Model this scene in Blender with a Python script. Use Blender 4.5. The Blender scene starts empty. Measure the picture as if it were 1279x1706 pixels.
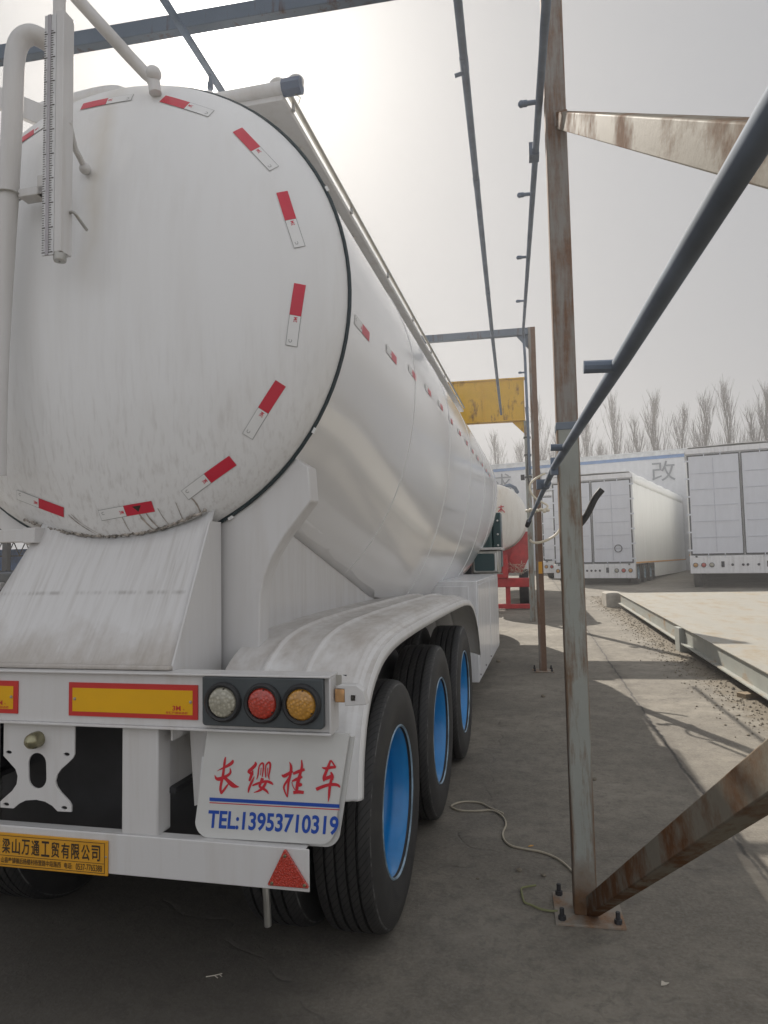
import bpy, bmesh, math, random
from math import sin, cos, pi, radians, sqrt, atan2
from mathutils import Vector, Matrix
random.seed(7)
S = bpy.context.scene
COL = S.collection

# ------------------------------------------------------------------ materials
def nodes(name):
    m = bpy.data.materials.new(name); m.use_nodes = True
    nt = m.node_tree
    return m, nt, nt.nodes['Principled BSDF']
def N(nt, typ, **kw):
    n = nt.nodes.new(typ)
    for k, v in kw.items():
        if k in n.inputs: n.inputs[k].default_value = v
        else: setattr(n, k, v)
    return n
def coords(nt, sc=(1, 1, 1), rot=(0, 0, 0)):
    t = nt.nodes.new('ShaderNodeTexCoord'); m = nt.nodes.new('ShaderNodeMapping')
    m.inputs['Scale'].default_value = sc; m.inputs['Rotation'].default_value = rot
    nt.links.new(t.outputs['Object'], m.inputs['Vector']); return m.outputs['Vector']
def noise(nt, vec, scale, detail=5, rough=.6, dist=0):
    n = N(nt, 'ShaderNodeTexNoise'); n.inputs['Scale'].default_value = scale
    n.inputs['Detail'].default_value = detail; n.inputs['Roughness'].default_value = rough
    n.inputs['Distortion'].default_value = dist
    nt.links.new(vec, n.inputs['Vector']); return n.outputs['Fac']
def ramp(nt, fac, *stops):
    r = N(nt, 'ShaderNodeValToRGB'); e = r.color_ramp.elements
    while len(e) < len(stops): e.new(.5)
    for el, (p, c) in zip(e, stops):
        el.position = p; el.color = (c if len(c) == 4 else (*c, 1)) if isinstance(c, tuple) else (c, c, c, 1)
    nt.links.new(fac, r.inputs['Fac']); return r.outputs['Color']
def mix(nt, fac, a, b, mode='MIX'):
    m = N(nt, 'ShaderNodeMix'); m.data_type = 'RGBA'; m.blend_type = mode
    for s, v in ((m.inputs[0], fac), (m.inputs[6], a), (m.inputs[7], b)):
        if hasattr(v, 'type') and not isinstance(v, (tuple, float)): nt.links.new(v, s)
        elif isinstance(v, tuple): s.default_value = (*v[:3], 1)
        else: s.default_value = v
    return m.outputs[2]
def math_(nt, op, a, b=0.0, clamp=False):
    m = N(nt, 'ShaderNodeMath'); m.operation = op; m.use_clamp = clamp
    for s, v in ((m.inputs[0], a), (m.inputs[1], b)):
        if isinstance(v, (int, float)): s.default_value = v
        else: nt.links.new(v, s)
    return m.outputs[0]
def bump(nt, p, h, strength=.3, dist=.01):
    b = N(nt, 'ShaderNodeBump'); b.inputs['Strength'].default_value = strength; b.inputs['Distance'].default_value = dist
    nt.links.new(h, b.inputs['Height']); nt.links.new(b.outputs['Normal'], p.inputs['Normal'])

def pbr(name, col, rough=.5, metal=0, var=.12, scale=5, bmp=0, bscale=60, coat=0, sc=(1, 1, 1)):
    m, nt, p = nodes(name); v = coords(nt, sc)
    f = noise(nt, v, scale)
    a = tuple(c * (1 - var) for c in col); b = tuple(min(1, c * (1 + var)) for c in col)
    nt.links.new(ramp(nt, f, (.3, a), (.7, b)), p.inputs['Base Color'])
    p.inputs['Roughness'].default_value = rough; p.inputs['Metallic'].default_value = metal
    p.inputs['Coat Weight'].default_value = coat; p.inputs['Coat Roughness'].default_value = .08
    if bmp: bump(nt, p, noise(nt, v, bscale, 4), bmp, .004)
    return m

def white_paint(name, col=(.76, .76, .755), dirt=(.42, .37, .31), amt=.5, sc=(8, 8, .55), rough=.28, coat=.35, dents=0, spots=True, dust=0, stain=False, foot=None):
    m, nt, p = nodes(name); v = coords(nt, sc); v1 = coords(nt)
    st = noise(nt, v, 1.6, 8, .68)
    big = noise(nt, v1, 1.1, 4, .6)
    f = math_(nt, 'MULTIPLY', ramp(nt, st, (.46, 0.0), (.74, 1.0)), ramp(nt, big, (.32, .15), (.7, 1.0)))
    f = math_(nt, 'MULTIPLY', f, amt)
    c = mix(nt, f, col, dirt)
    if spots:
        sp = ramp(nt, noise(nt, v1, 26, 6, .75), (.70, 0.0), (.78, .55))
        c = mix(nt, math_(nt, 'MULTIPLY', sp, amt), c, (.12, .1, .085))
    if dust:
        g = N(nt, 'ShaderNodeNewGeometry'); sx = N(nt, 'ShaderNodeSeparateXYZ'); nt.links.new(g.outputs['True Normal'], sx.inputs[0])
        up = ramp(nt, sx.outputs['Z'], (.25, 0.0), (.95, 1.0))
        dn = ramp(nt, noise(nt, coords(nt, (5, 1.2, 5)), 2.2, 7, .7), (.3, .25), (.72, 1.0))
        c = mix(nt, math_(nt, 'MULTIPLY', math_(nt, 'MULTIPLY', up, dn), dust), c, (.33, .28, .23))
    if foot:  # splash dirt gathered along the lower edge and a scuff line across the middle
        t = nt.nodes.new('ShaderNodeTexCoord'); sx = N(nt, 'ShaderNodeSeparateXYZ'); nt.links.new(t.outputs['Object'], sx.inputs[0])
        nn = noise(nt, coords(nt, (5, 3, 3)), 2.0, 7, .7)
        zz = math_(nt, 'ADD', math_(nt, 'SUBTRACT', sx.outputs['Z'], foot), math_(nt, 'MULTIPLY', math_(nt, 'SUBTRACT', nn, .5), .35))
        c = mix(nt, ramp(nt, zz, (.0, .6), (.17, 0.0)), c, (.30, .25, .195))
        ln = math_(nt, 'ABSOLUTE', math_(nt, 'SUBTRACT', sx.outputs['Z'], foot + .27))
        ln = math_(nt, 'MULTIPLY', ramp(nt, ln, (.002, 1.0), (.010, 0.0)), ramp(nt, noise(nt, coords(nt, (12, 1, 1)), 2.0, 5, .7), (.45, 0.0), (.62, .5)))
        c = mix(nt, ln, c, (.18, .16, .14))
    if stain:
        sx = N(nt, 'ShaderNodeSeparateXYZ'); t = nt.nodes.new('ShaderNodeTexCoord'); nt.links.new(t.outputs['Object'], sx.inputs[0])
        wob = math_(nt, 'MULTIPLY', math_(nt, 'SUBTRACT', noise(nt, coords(nt, (1, 1, 2)), 1.5, 3), .5), .16)
        d = math_(nt, 'ABSOLUTE', math_(nt, 'ADD', math_(nt, 'SUBTRACT', sx.outputs['X'], .03), wob))
        band = ramp(nt, d, (0.0, 1.0), (.07, 0.0))
        zz = ramp(nt, math_(nt, 'MULTIPLY', math_(nt, 'SUBTRACT', sx.outputs['Z'], 2.7), .9, True), (.0, 0.0), (.35, .7), (.9, .5))
        k = math_(nt, 'MULTIPLY', math_(nt, 'MULTIPLY', band, zz), .45)
        c = mix(nt, k, c, (.42, .33, .18))
        # grime streaks that ran down from the tapes to the apron joint
        low = ramp(nt, math_(nt, 'SUBTRACT', 2.75, sx.outputs['Z']), (.1, 0.0), (.95, 1.0))
        thin = ramp(nt, noise(nt, coords(nt, (34, 34, .35)), 1.5, 5, .65), (.50, 0.0), (.70, 1.0))
        c = mix(nt, math_(nt, 'MULTIPLY', math_(nt, 'MULTIPLY', low, thin), .36), c, (.27, .23, .195))
    nt.links.new(c, p.inputs['Base Color'])
    if coat >= .6: p.inputs['Roughness'].default_value = rough
    else: nt.links.new(ramp(nt, st, (.4, rough), (.8, min(1, rough + .35))), p.inputs['Roughness'])
    p.inputs['Coat Weight'].default_value = coat; p.inputs['Coat Roughness'].default_value = .11
    if dents:
        bump(nt, p, noise(nt, coords(nt, (1, .8, 1)), 1.7, 3, .5), dents, .03)
    else:
        bump(nt, p, noise(nt, v1, 90, 3), .06, .003)
    return m

def rusty(name, paint=(.24, .25, .24), rust=(.17, .075, .035), amt=.5, sc=(14, 14, 1.3), spec=.3, edge=None):
    m, nt, p = nodes(name); v = coords(nt, sc); v1 = coords(nt)
    a = noise(nt, v, 1.4, 8, .7); b = noise(nt, v1, 3.2, 6, .65)
    f = math_(nt, 'ADD', math_(nt, 'MULTIPLY', a, .6), math_(nt, 'MULTIPLY', b, .4))
    k = ramp(nt, f, (.56 - .14 * amt, 0.0), (.68 - .14 * amt, 1.0))
    if edge:  # rust eating in from the corners and up from the foot of a post
        t = nt.nodes.new('ShaderNodeTexCoord'); sx = N(nt, 'ShaderNodeSeparateXYZ'); nt.links.new(t.outputs['Object'], sx.inputs[0])
        e = math_(nt, 'ABSOLUTE', math_(nt, 'SUBTRACT', sx.outputs['X'], edge[0]))
        e = math_(nt, 'ADD', e, math_(nt, 'MULTIPLY', math_(nt, 'SUBTRACT', a, .5), .05))
        er = ramp(nt, math_(nt, 'SUBTRACT', e, edge[1] - .012), (0.0, 0.0), (.012, .9))
        ft = ramp(nt, math_(nt, 'ADD', sx.outputs['Z'], math_(nt, 'MULTIPLY', math_(nt, 'SUBTRACT', b, .5), .5)), (.05, 1.0), (.28, 0.0))
        k = math_(nt, 'MAXIMUM', k, math_(nt, 'MAXIMUM', er, ft))
    fine = noise(nt, v1, 45, 6, .7)
    rc = mix(nt, fine, tuple(c * .55 for c in rust), tuple(c * 1.5 for c in rust))
    pc = mix(nt, b, tuple(c * .75 for c in paint), tuple(c * 1.2 for c in paint))
    nt.links.new(mix(nt, k, pc, rc), p.inputs['Base Color'])
    nt.links.new(ramp(nt, k, (0, .62), (1, .9)), p.inputs['Roughness']); p.inputs['Specular IOR Level'].default_value = spec
    bump(nt, p, math_(nt, 'ADD', math_(nt, 'MULTIPLY', k, .5), fine), .35, .003)
    return m

M = {}
M['tank'] = white_paint('tank_paint', col=(.80, .80, .80), amt=.04, rough=.22, coat=.6, dents=.045, spots=False)
M['dome'] = white_paint('dome_paint', amt=.2, rough=.3, coat=.3, dents=.06, spots=False, stain=True)
M['apron'] = white_paint('apron_paint', col=(.63, .62, .61), dirt=(.30, .265, .225), amt=.9, sc=(30, 1.6, 1.6), foot=1.25, rough=.38, coat=.15, dents=.12)
M['white'] = white_paint('frame_paint', col=(.61, .60, .59), amt=.55, rough=.36, coat=.2)
M['fender'] = white_paint('fender_paint', amt=.3, rough=.32, coat=.25, dust=.85)
M['box'] = white_paint('box_paint', col=(.74, .74, .75), dirt=(.3, .29, .28), amt=.7, sc=(9, 9, .8))
M['flap'] = pbr('flap_plastic', (.60, .60, .58), .42, var=.04)
M['red'] = pbr('red_lettering', (.55, .02, .035), .45, var=.05)
M['blue'] = pbr('blue_lettering', (.015, .07, .38), .45, var=.05)
M['tapered'] = pbr('red_reflective', (.56, .022, .05), .32, var=.08)
M['tapewht'] = pbr('white_reflective', (.74, .74, .73), .3, var=.04)
M['tapeline'] = pbr('tape_outline', (.16, .16, .16), .5)
M['markred'] = pbr('marking_red', (.52, .03, .025), .35, var=.06)
M['markyel'] = pbr('marking_yellow', (.72, .38, .0), .35, var=.06)
M['amberplate'] = pbr('amber_plate', (.62, .30, .02), .4, var=.08)
M['ink'] = pbr('black_ink', (.03, .02, .012), .6)
M['brownink'] = pbr('brown_ink', (.33, .06, .02), .6)
M['dark'] = pbr('dark_plastic', (.055, .065, .07), .45, var=.2, bmp=.1)
M['rubber'] = pbr('black_rubber', (.022, .022, .023), .6, var=.2)
M['seam'] = pbr('seam_strip', (.02, .035, .04), .5)
M['steel'] = pbr('bare_steel', (.42, .41, .38), .35, .8, var=.2)
M['brass'] = pbr('lamp_brass', (.30, .28, .18), .25, .7)
M['chassis'] = pbr('chassis_black', (.03, .03, .033), .6, var=.3)
M['rimblue'] = pbr('rim_blue', (.008, .21, .52), .35, var=.12, coat=.3)
M['rimlip'] = pbr('rim_lip', (.22, .31, .38), .5, .1, var=.7, scale=9)
M['post'] = rusty('post_steel', (.30, .31, .28), amt=.45)
M['brace'] = rusty('brace_rust', (.20, .18, .145), (.12, .058, .028), amt=.75, sc=(6, 2.2, 3), spec=.04)
M['postnear'] = rusty('near_post_steel', (.30, .31, .28), (.15, .085, .045), amt=.42, edge=(.003, .051))
M['postr'] = rusty('post_rust', (.25, .235, .215), (.17, .10, .065), amt=.75, edge=(.003, .051))
M['beam'] = rusty('beam_steel', (.16, .19, .23), (.12, .07, .05), amt=.15)
M['pipe'] = pbr('pipe_steel', (.15, .185, .24), .85, .0, var=.25)
M['baseplate'] = rusty('plate_rust', (.27, .24, .2), (.24, .14, .08), amt=.55, sc=(6, 6, 6))
M['yellow'] = rusty('crane_yellow', (.62, .36, .02), (.13, .06, .03), amt=.22, sc=(7, 7, 1.6))
M['cream'] = pbr('cream_hose', (.62, .56, .44), .6)
M['cable'] = pbr('cable_grey', (.42, .37, .28), .6)
M['wire'] = pbr('yellow_wire', (.20, .205, .09), .6)
M['tarp'] = pbr('tarpaulin', (.78, .79, .78), .5, var=.06, sc=(1, 1.2, .15), scale=3, bmp=.1, bscale=3)
M['door'] = pbr('door_paint', (.62, .64, .69), .4, var=.05, sc=(1, 1, .3))
M['gasket'] = pbr('gasket', (.035, .04, .05), .6)
M['orange'] = pbr('orange_stripe', (.65, .3, .05), .5)
M['redpaint'] = pbr('red_paint', (.42, .035, .035), .4, var=.25, coat=.2)
M['tankold'] = white_paint('old_tank_paint', (.74, .73, .69), amt=.5, rough=.4, coat=.1, sc=(6, 6, .6))
M['teal'] = pbr('cab_teal', (.02, .06, .065), .35, coat=.3)
M['glass'] = pbr('dark_glass', (.02, .025, .03), .08)
M['wall'] = pbr('cladding', (.62, .63, .65), .6, var=.05)
M['bluetrim'] = pbr('blue_trim', (.10, .22, .45), .5)
M['char'] = pbr('wall_letter', (.22, .235, .26), .6)
M['concrete'] = pbr('concrete', (.34, .32, .28), .85, var=.25, scale=6, bmp=.4)
M['deck'] = rusty('deck_steel', (.33, .315, .275), (.29, .24, .17), amt=.45, sc=(2, .7, 2))
M['deckside'] = rusty('deck_side', (.34, .35, .32), (.3, .2, .11), amt=.25, sc=(3, 1, 3))
M['shedroof'] = pbr('shed_roof', (.05, .055, .065), .7, var=.3)
M['panelblue'] = pbr('panel_blue', (.08, .2, .5), .5, var=.3)
M['panelwht'] = pbr('panel_white', (.6, .62, .63), .5, var=.2)
M['bark'] = pbr('bark', (.07, .062, .055), .9, var=.3)
M['twig'] = pbr('twig', (.07, .06, .052), .9, var=.3)
M['stone'] = pbr('stone', (.22, .19, .145), .9, var=.5, scale=12)
M['leaf'] = pbr('dry_leaf', (.55, .5, .42), .8)

def lens(name, col, cells):
    m, nt, p = nodes(name); v = coords(nt)
    vo = N(nt, 'ShaderNodeTexVoronoi'); vo.inputs['Scale'].default_value = cells; nt.links.new(v, vo.inputs['Vector'])
    c = ramp(nt, vo.outputs['Distance'], (0.0, tuple(min(1, x * 1.3) for x in col)), (.55, tuple(x * .75 for x in col)))
    nt.links.new(c, p.inputs['Base Color']); p.inputs['Roughness'].default_value = .18
    p.inputs['Coat Weight'].default_value = .8; p.inputs['Coat Roughness'].default_value = .05
    bump(nt, p, vo.outputs['Distance'], .5, .004)
    return m
M['lclear'] = lens('clear_lens', (.40, .38, .30), 85)
M['lred'] = lens('red_lens', (.50, .045, .025), 95)
M['lamber'] = lens('amber_lens', (.55, .27, .04), 95)
M['lambside'] = lens('amber_side_lens', (.62, .34, .14), 40)

def tyre_mat():
    m, nt, p = nodes('tyre_rubber'); v = coords(nt)
    t = nt.nodes.new('ShaderNodeTexCoord'); sx = N(nt, 'ShaderNodeSeparateXYZ'); nt.links.new(t.outputs['Object'], sx.inputs[0])
    r = math_(nt, 'SQRT', math_(nt, 'ADD', math_(nt, 'POWER', sx.outputs['Y'], 2), math_(nt, 'POWER', sx.outputs['Z'], 2)))
    ang = math_(nt, 'ARCTAN2', sx.outputs['Z'], sx.outputs['Y'])
    wav = math_(nt, 'SINE', math_(nt, 'ADD', math_(nt, 'MULTIPLY', ang, 96), math_(nt, 'MULTIPLY', sx.outputs['X'], 240)))
    sip = math_(nt, 'GREATER_THAN', wav, .82)
    tread = math_(nt, 'GREATER_THAN', r, .518)
    c = ramp(nt, noise(nt, v, 7, 6, .7), (.3, (.017, .017, .018)), (.75, (.042, .040, .037)))
    side = ramp(nt, math_(nt, 'ABSOLUTE', math_(nt, 'SUBTRACT', r, .44)), (.0, .6), (.05, 0.0))
    c = mix(nt, math_(nt, 'MULTIPLY', side, ramp(nt, noise(nt, v, 3, 4), (.4, 0.0), (.8, .5))), c, (.075, .075, .06))
    edge = ramp(nt, math_(nt, 'ABSOLUTE', math_(nt, 'SUBTRACT', r, .513)), (.0, 1.0), (.004, 0.0))
    c = mix(nt, math_(nt, 'MULTIPLY', edge, ramp(nt, noise(nt, v, 22, 5), (.42, 0.0), (.62, .8))), c, (.22, .22, .21))
    k = math_(nt, 'MULTIPLY', sip, tread)
    nt.links.new(mix(nt, k, c, (.008, .008, .008)), p.inputs['Base Color'])
    p.inputs['Roughness'].default_value = .62
    bump(nt, p, math_(nt, 'SUBTRACT', math_(nt, 'SINE', math_(nt, 'MULTIPLY', r, 900)), math_(nt, 'MULTIPLY', k, 4)), .12, .003)
    return m
M['tyre'] = tyre_mat()

def ground_mat():
    m, nt, p = nodes('yard_concrete'); v = coords(nt)
    t = nt.nodes.new('ShaderNodeTexCoord'); sx = N(nt, 'ShaderNodeSeparateXYZ'); nt.links.new(t.outputs['Object'], sx.inputs[0])
    a = noise(nt, v, .55, 8, .62); b = noise(nt, v, 4.5, 8, .7); d = noise(nt, v, 55, 6, .75)
    c = ramp(nt, a, (.32, (.105, .090, .069)), (.5, (.195, .172, .135)), (.68, (.30, .266, .212)))
    c = mix(nt, ramp(nt, b, (.38, .0), (.68, .65)), c, (.115, .10, .083))
    c = mix(nt, ramp(nt, d, (.40, .0), (.66, .5)), c, (.28, .265, .23))
    c = mix(nt, ramp(nt, noise(nt, v, 160, 3, .7), (.68, 0.0), (.75, .5)), c, (.36, .34, .30))
    # oil stains
    st = ramp(nt, noise(nt, coords(nt, (1, .6, 1)), 1.3, 6, .7, .6), (.58, 0.0), (.70, .55))
    c = mix(nt, st, c, (.085, .078, .07))
    blot = ramp(nt, noise(nt, v, 13, 7, .75, .4), (.50, 0.0), (.64, .6))
    c = mix(nt, blot, c, (.11, .097, .08))
    under_shade = math_(nt, 'ADD', math_(nt, 'MULTIPLY', math_(nt, 'ADD', sx.outputs['X'], .45), -1), math_(nt, 'MULTIPLY', math_(nt, 'SUBTRACT', noise(nt, v, 1.6, 6, .65), .5), 1.6))  # grime tone plus underside shade painted into the ground below the trailer
    c = mix(nt, ramp(nt, under_shade, (-.25, 0.0), (.55, .62)), c, (.055, .049, .042))
    # cracks
    vv = N(nt, 'ShaderNodeVectorMath'); vv.operation = 'ADD'
    nz = N(nt, 'ShaderNodeTexNoise'); nz.inputs['Scale'].default_value = 2.2; nt.links.new(v, nz.inputs['Vector'])
    sc_ = N(nt, 'ShaderNodeVectorMath'); sc_.operation = 'SCALE'; sc_.inputs['Scale'].default_value = .55; nt.links.new(nz.outputs['Color'], sc_.inputs[0])
    nt.links.new(v, vv.inputs[0]); nt.links.new(sc_.outputs[0], vv.inputs[1])
    vo = N(nt, 'ShaderNodeTexVoronoi'); vo.feature = 'DISTANCE_TO_EDGE'; vo.inputs['Scale'].default_value = .42; nt.links.new(vv.outputs[0], vo.inputs['Vector'])
    cr = math_(nt, 'MULTIPLY', ramp(nt, vo.outputs['Distance'], (0.0, 1.0), (.006, 0.0)), ramp(nt, b, (.45, 0.0), (.6, .4)))
    c = mix(nt, cr, c, (.10, .09, .08))
    # slab joint filled with grit, running along the gantry
    wob = math_(nt, 'MULTIPLY', math_(nt, 'SUBTRACT', noise(nt, v, 3.0, 6, .7), .5), .10)
    jx = math_(nt, 'ADD', math_(nt, 'SUBTRACT', math_(nt, 'SUBTRACT', sx.outputs['X'], 1.115), math_(nt, 'MULTIPLY', sx.outputs['Y'], .0165)), wob)
    jd = math_(nt, 'ABSOLUTE', jx)
    c = mix(nt, math_(nt, 'MULTIPLY', ramp(nt, jd, (.03, 1.0), (.11, 0.0)), ramp(nt, b, (.3, .2), (.65, .9))), c, (.13, .115, .095))
    c = mix(nt, ramp(nt, jd, (.005, .9), (.016, 0.0)), c, (.05, .045, .04))
    # earth beside the weighbridge
    ed = math_(nt, 'ADD', math_(nt, 'SUBTRACT', sx.outputs['X'], 2.15), math_(nt, 'MULTIPLY', math_(nt, 'SUBTRACT', b, .5), .9))
    e = math_(nt, 'MULTIPLY', ramp(nt, ed, (0.0, 0.0), (.18, 1.0)), math_(nt, 'LESS_THAN', sx.outputs['X'], 3.2))
    e = math_(nt, 'MULTIPLY', e, math_(nt, 'LESS_THAN', sx.outputs['Y'], 23))
    c = mix(nt, e, c, mix(nt, d, (.09, .075, .055), (.26, .22, .16)))
    nt.links.new(c, p.inputs['Base Color'])
    nt.links.new(ramp(nt, b, (.3, .72), (.7, .95)), p.inputs['Roughness'])
    h = math_(nt, 'ADD', math_(nt, 'MULTIPLY', d, .6), b)
    h = math_(nt, 'SUBTRACT', h, math_(nt, 'MULTIPLY', cr, 2.0))
    bump(nt, p, h, .6, .012)
    return m
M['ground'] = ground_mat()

# ------------------------------------------------------------------ mesh builder
class MB:
    def __init__(s): s.v = []; s.f = []; s.m = []
    def add(s, vs, fs, mi=0):
        o = len(s.v); s.v += [tuple(v) for v in vs]
        s.f += [tuple(i + o for i in f) for f in fs]; s.m += [mi] * len(fs); return s
    def box(s, x0, x1, y0, y1, z0, z1, mi=0):
        v = [(x, y, z) for x in (x0, x1) for y in (y0, y1) for z in (z0, z1)]
        return s.add(v, [(0, 1, 3, 2), (4, 6, 7, 5), (0, 4, 5, 1), (2, 3, 7, 6), (0, 2, 6, 4), (1, 5, 7, 3)], mi)
    def beam(s, p, q, w, h, mi=0, up=(0, 0, 1)):
        p, q = Vector(p), Vector(q); d = (q - p).normalized(); u = Vector(up)
        sd = d.cross(u).normalized() if abs(d.dot(u)) < .99 else Vector((1, 0, 0))
        u = sd.cross(d)
        v = [c + sd * a * w / 2 + u * b * h / 2 for c in (p, q) for a, b in ((-1, -1), (1, -1), (1, 1), (-1, 1))]
        return s.add(v, [(3, 2, 1, 0), (4, 5, 6, 7), (0, 1, 5, 4), (1, 2, 6, 5), (2, 3, 7, 6), (3, 0, 4, 7)], mi)
    def tube(s, pts, r, n=10, mi=0, closed=False, cap=True):
        P = [Vector(p) for p in pts]; k = len(P); rs = r if isinstance(r, (list, tuple)) else [r] * k
        vs = []; prev = None
        for i in range(k):
            a = P[(i - 1) % k] if closed or i else P[i]; b = P[(i + 1) % k] if closed or i < k - 1 else P[i]
            d = (b - a).normalized()
            if prev is None:
                x = d.cross(Vector((0, 0, 1)))
                if x.length < .05: x = d.cross(Vector((1, 0, 0)))
            else: x = prev - d * prev.dot(d)
            x.normalize(); prev = x; y = d.cross(x)
            vs += [P[i] + (x * cos(2 * pi * j / n) + y * sin(2 * pi * j / n)) * rs[i] for j in range(n)]
        fs = []
        for i in range(k if closed else k - 1):
            a, b = i * n, ((i + 1) % k) * n
            fs += [(a + j, a + (j + 1) % n, b + (j + 1) % n, b + j) for j in range(n)]
        if cap and not closed:
            fs += [tuple(range(n))[::-1], tuple(range((k - 1) * n, k * n))]
        return s.add(vs, fs, mi)
    def lathe(s, prof, c, ax, n=48, mi=0, caps=False):
        """prof: (offset along axis, radius); ax 'x','y','z'"""
        c = Vector(c); E = {'x': (Vector((1, 0, 0)), Vector((0, 1, 0)), Vector((0, 0, 1))), 'y': (Vector((0, 1, 0)), Vector((0, 0, 1)), Vector((1, 0, 0))), 'z': (Vector((0, 0, 1)), Vector((1, 0, 0)), Vector((0, 1, 0)))}[ax]
        vs = [c + E[0] * a + (E[1] * cos(2 * pi * j / n) + E[2] * sin(2 * pi * j / n)) * r for a, r in prof for j in range(n)]
        fs = [(i * n + j, i * n + (j + 1) % n, (i + 1) * n + (j + 1) % n, (i + 1) * n + j) for i in range(len(prof) - 1) for j in range(n)]
        if caps: fs += [tuple(range(n))[::-1], tuple(range((len(prof) - 1) * n, len(prof) * n))]
        return s.add(vs, fs, mi)
    def prism(s, poly, ax, t0, t1, mi=0):
        """poly in the plane across axis ax: 'x'->(y,z) 'y'->(x,z) 'z'->(x,y)"""
        f = {'x': lambda a, b, t: (t, a, b), 'y': lambda a, b, t: (a, t, b), 'z': lambda a, b, t: (a, b, t)}[ax]
        n = len(poly); vs = [f(a, b, t0) for a, b in poly] + [f(a, b, t1) for a, b in poly]
        return s.add(vs, [tuple(range(n)), tuple(range(n, 2 * n))[::-1]] + [(i, i + n, (i + 1) % n + n, (i + 1) % n) for i in range(n)], mi)
    def grid(s, rows, mi=0, wrap=False):
        n = len(rows[0]); vs = [p for r in rows for p in r]
        fs = [(i * n + j, i * n + (j + 1) % n, (i + 1) * n + (j + 1) % n, (i + 1) * n + j) for i in range(len(rows) - 1) for j in range(n if wrap else n - 1)]
        return s.add(vs, fs, mi)
    def sphere(s, c, r, mi=0, n=10, sc=(1, 1, 1)):
        rows = [[(c[0] + r * sc[0] * sin(pi * i / n) * cos(2 * pi * j / (2 * n)), c[1] + r * sc[1] * sin(pi * i / n) * sin(2 * pi * j / (2 * n)), c[2] + r * sc[2] * cos(pi * i / n)) for j in range(2 * n)] for i in range(n + 1)]
        return s.grid(rows, mi, True)
    def build(s, name, mats, parent=None, bevel=0, ang=35, solid=0):
        me = bpy.data.meshes.new(name); me.from_pydata(s.v, [], s.f)
        bm = bmesh.new(); bm.from_mesh(me)
        bmesh.ops.remove_doubles(bm, verts=bm.verts, dist=1e-5)
        bmesh.ops.recalc_face_normals(bm, faces=bm.faces)
        bm.to_mesh(me) if len(bm.faces) == len(s.f) else None
        ok = len(bm.faces) == len(s.f); bm.free()
        if not ok: me.validate()
        for m in (mats if isinstance(mats, (list, tuple)) else [mats]): me.materials.append(m)
        if len(me.polygons) == len(s.m): me.polygons.foreach_set('material_index', s.m)
        me.polygons.foreach_set('use_smooth', [True] * len(me.polygons))
        me.set_sharp_from_angle(angle=radians(ang)); me.update()
        o = bpy.data.objects.new(name, me); COL.objects.link(o); o.parent = parent
        if solid:
            d = o.modifiers.new('s', 'SOLIDIFY'); d.thickness = solid; d.offset = -1
        if bevel:
            b = o.modifiers.new('b', 'BEVEL'); b.width = bevel; b.segments = 2; b.limit_method = 'ANGLE'; b.harden_normals = False
        return o

def tag(o, label=None, cat=None, group=None, kind=None):
    if label: o['label'] = label
    if cat: o['category'] = cat
    if group: o['group'] = group
    if kind: o['kind'] = kind
    return o
def thing(name, label, cat, loc=(0, 0, 0), rz=0, group=None):
    o = bpy.data.objects.new(name, None); COL.objects.link(o); o.empty_display_size = .2
    o.location = loc; o.rotation_euler = (0, 0, rz); return tag(o, label, cat, group)
def tree_copy(o, parent=None):
    c = o.copy(); COL.objects.link(c)
    if parent is not None: c.parent = parent
    for ch in [x for x in ORIG.get(o.name, [])]: tree_copy(ch, c)
    return c
ORIG = {}
def index_children():
    ORIG.clear()
    for o in bpy.data.objects:
        if o.parent: ORIG.setdefault(o.parent.name, []).append(o)

_tc = {}
def text2d(body, bold=0.0):
    """glyph outlines -> normalised triangles: (verts, faces, w, h)"""
    k = (body, bold)
    if k in _tc: return _tc[k]
    c = bpy.data.curves.new('lettering', 'FONT'); c.body = body; c.offset = bold; c.resolution_u = 4
    o = bpy.data.objects.new('lettering', c); COL.objects.link(o)
    dg = bpy.context.evaluated_depsgraph_get(); me = bpy.data.meshes.new_from_object(o.evaluated_get(dg))
    vs = [(v.co.x, v.co.y) for v in me.vertices]; fs = [tuple(p.vertices) for p in me.polygons]
    bpy.data.objects.remove(o); bpy.data.curves.remove(c); bpy.data.meshes.remove(me)
    x0 = min(v[0] for v in vs); x1 = max(v[0] for v in vs); y0 = min(v[1] for v in vs); y1 = max(v[1] for v in vs)
    r = ([((x - x0) / (x1 - x0), (y - y0) / (y1 - y0)) for x, y in vs], fs); _tc[k] = r; return r
def put_text(mb, body, fn, mi=0, bold=0.0):
    vs, fs = text2d(body, bold); mb.add([fn(u, v) for u, v in vs], fs, mi); return mb
def outline(loops, fn, t, mat, name, parent):
    """flat plate with holes, thickness t, through a filled 2D curve"""
    c = bpy.data.curves.new(name, 'CURVE'); c.dimensions = '2D'; c.fill_mode = 'BOTH'; c.extrude = t / 2
    for L in loops:
        sp = c.splines.new('POLY'); sp.points.add(len(L) - 1); sp.use_cyclic_u = True
        for p, (a, b) in zip(sp.points, L): p.co = (a, b, 0, 1)
    o = bpy.data.objects.new(name, c); COL.objects.link(o)
    dg = bpy.context.evaluated_depsgraph_get(); me = bpy.data.meshes.new_from_object(o.evaluated_get(dg))
    bpy.data.objects.remove(o); bpy.data.curves.remove(c)
    mb = MB().add([fn(v.co.x, v.co.y, v.co.z) for v in me.vertices], [tuple(p.vertices) for p in me.polygons])
    bpy.data.meshes.remove(me)
    return mb.build(name, mat, parent)
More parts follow.
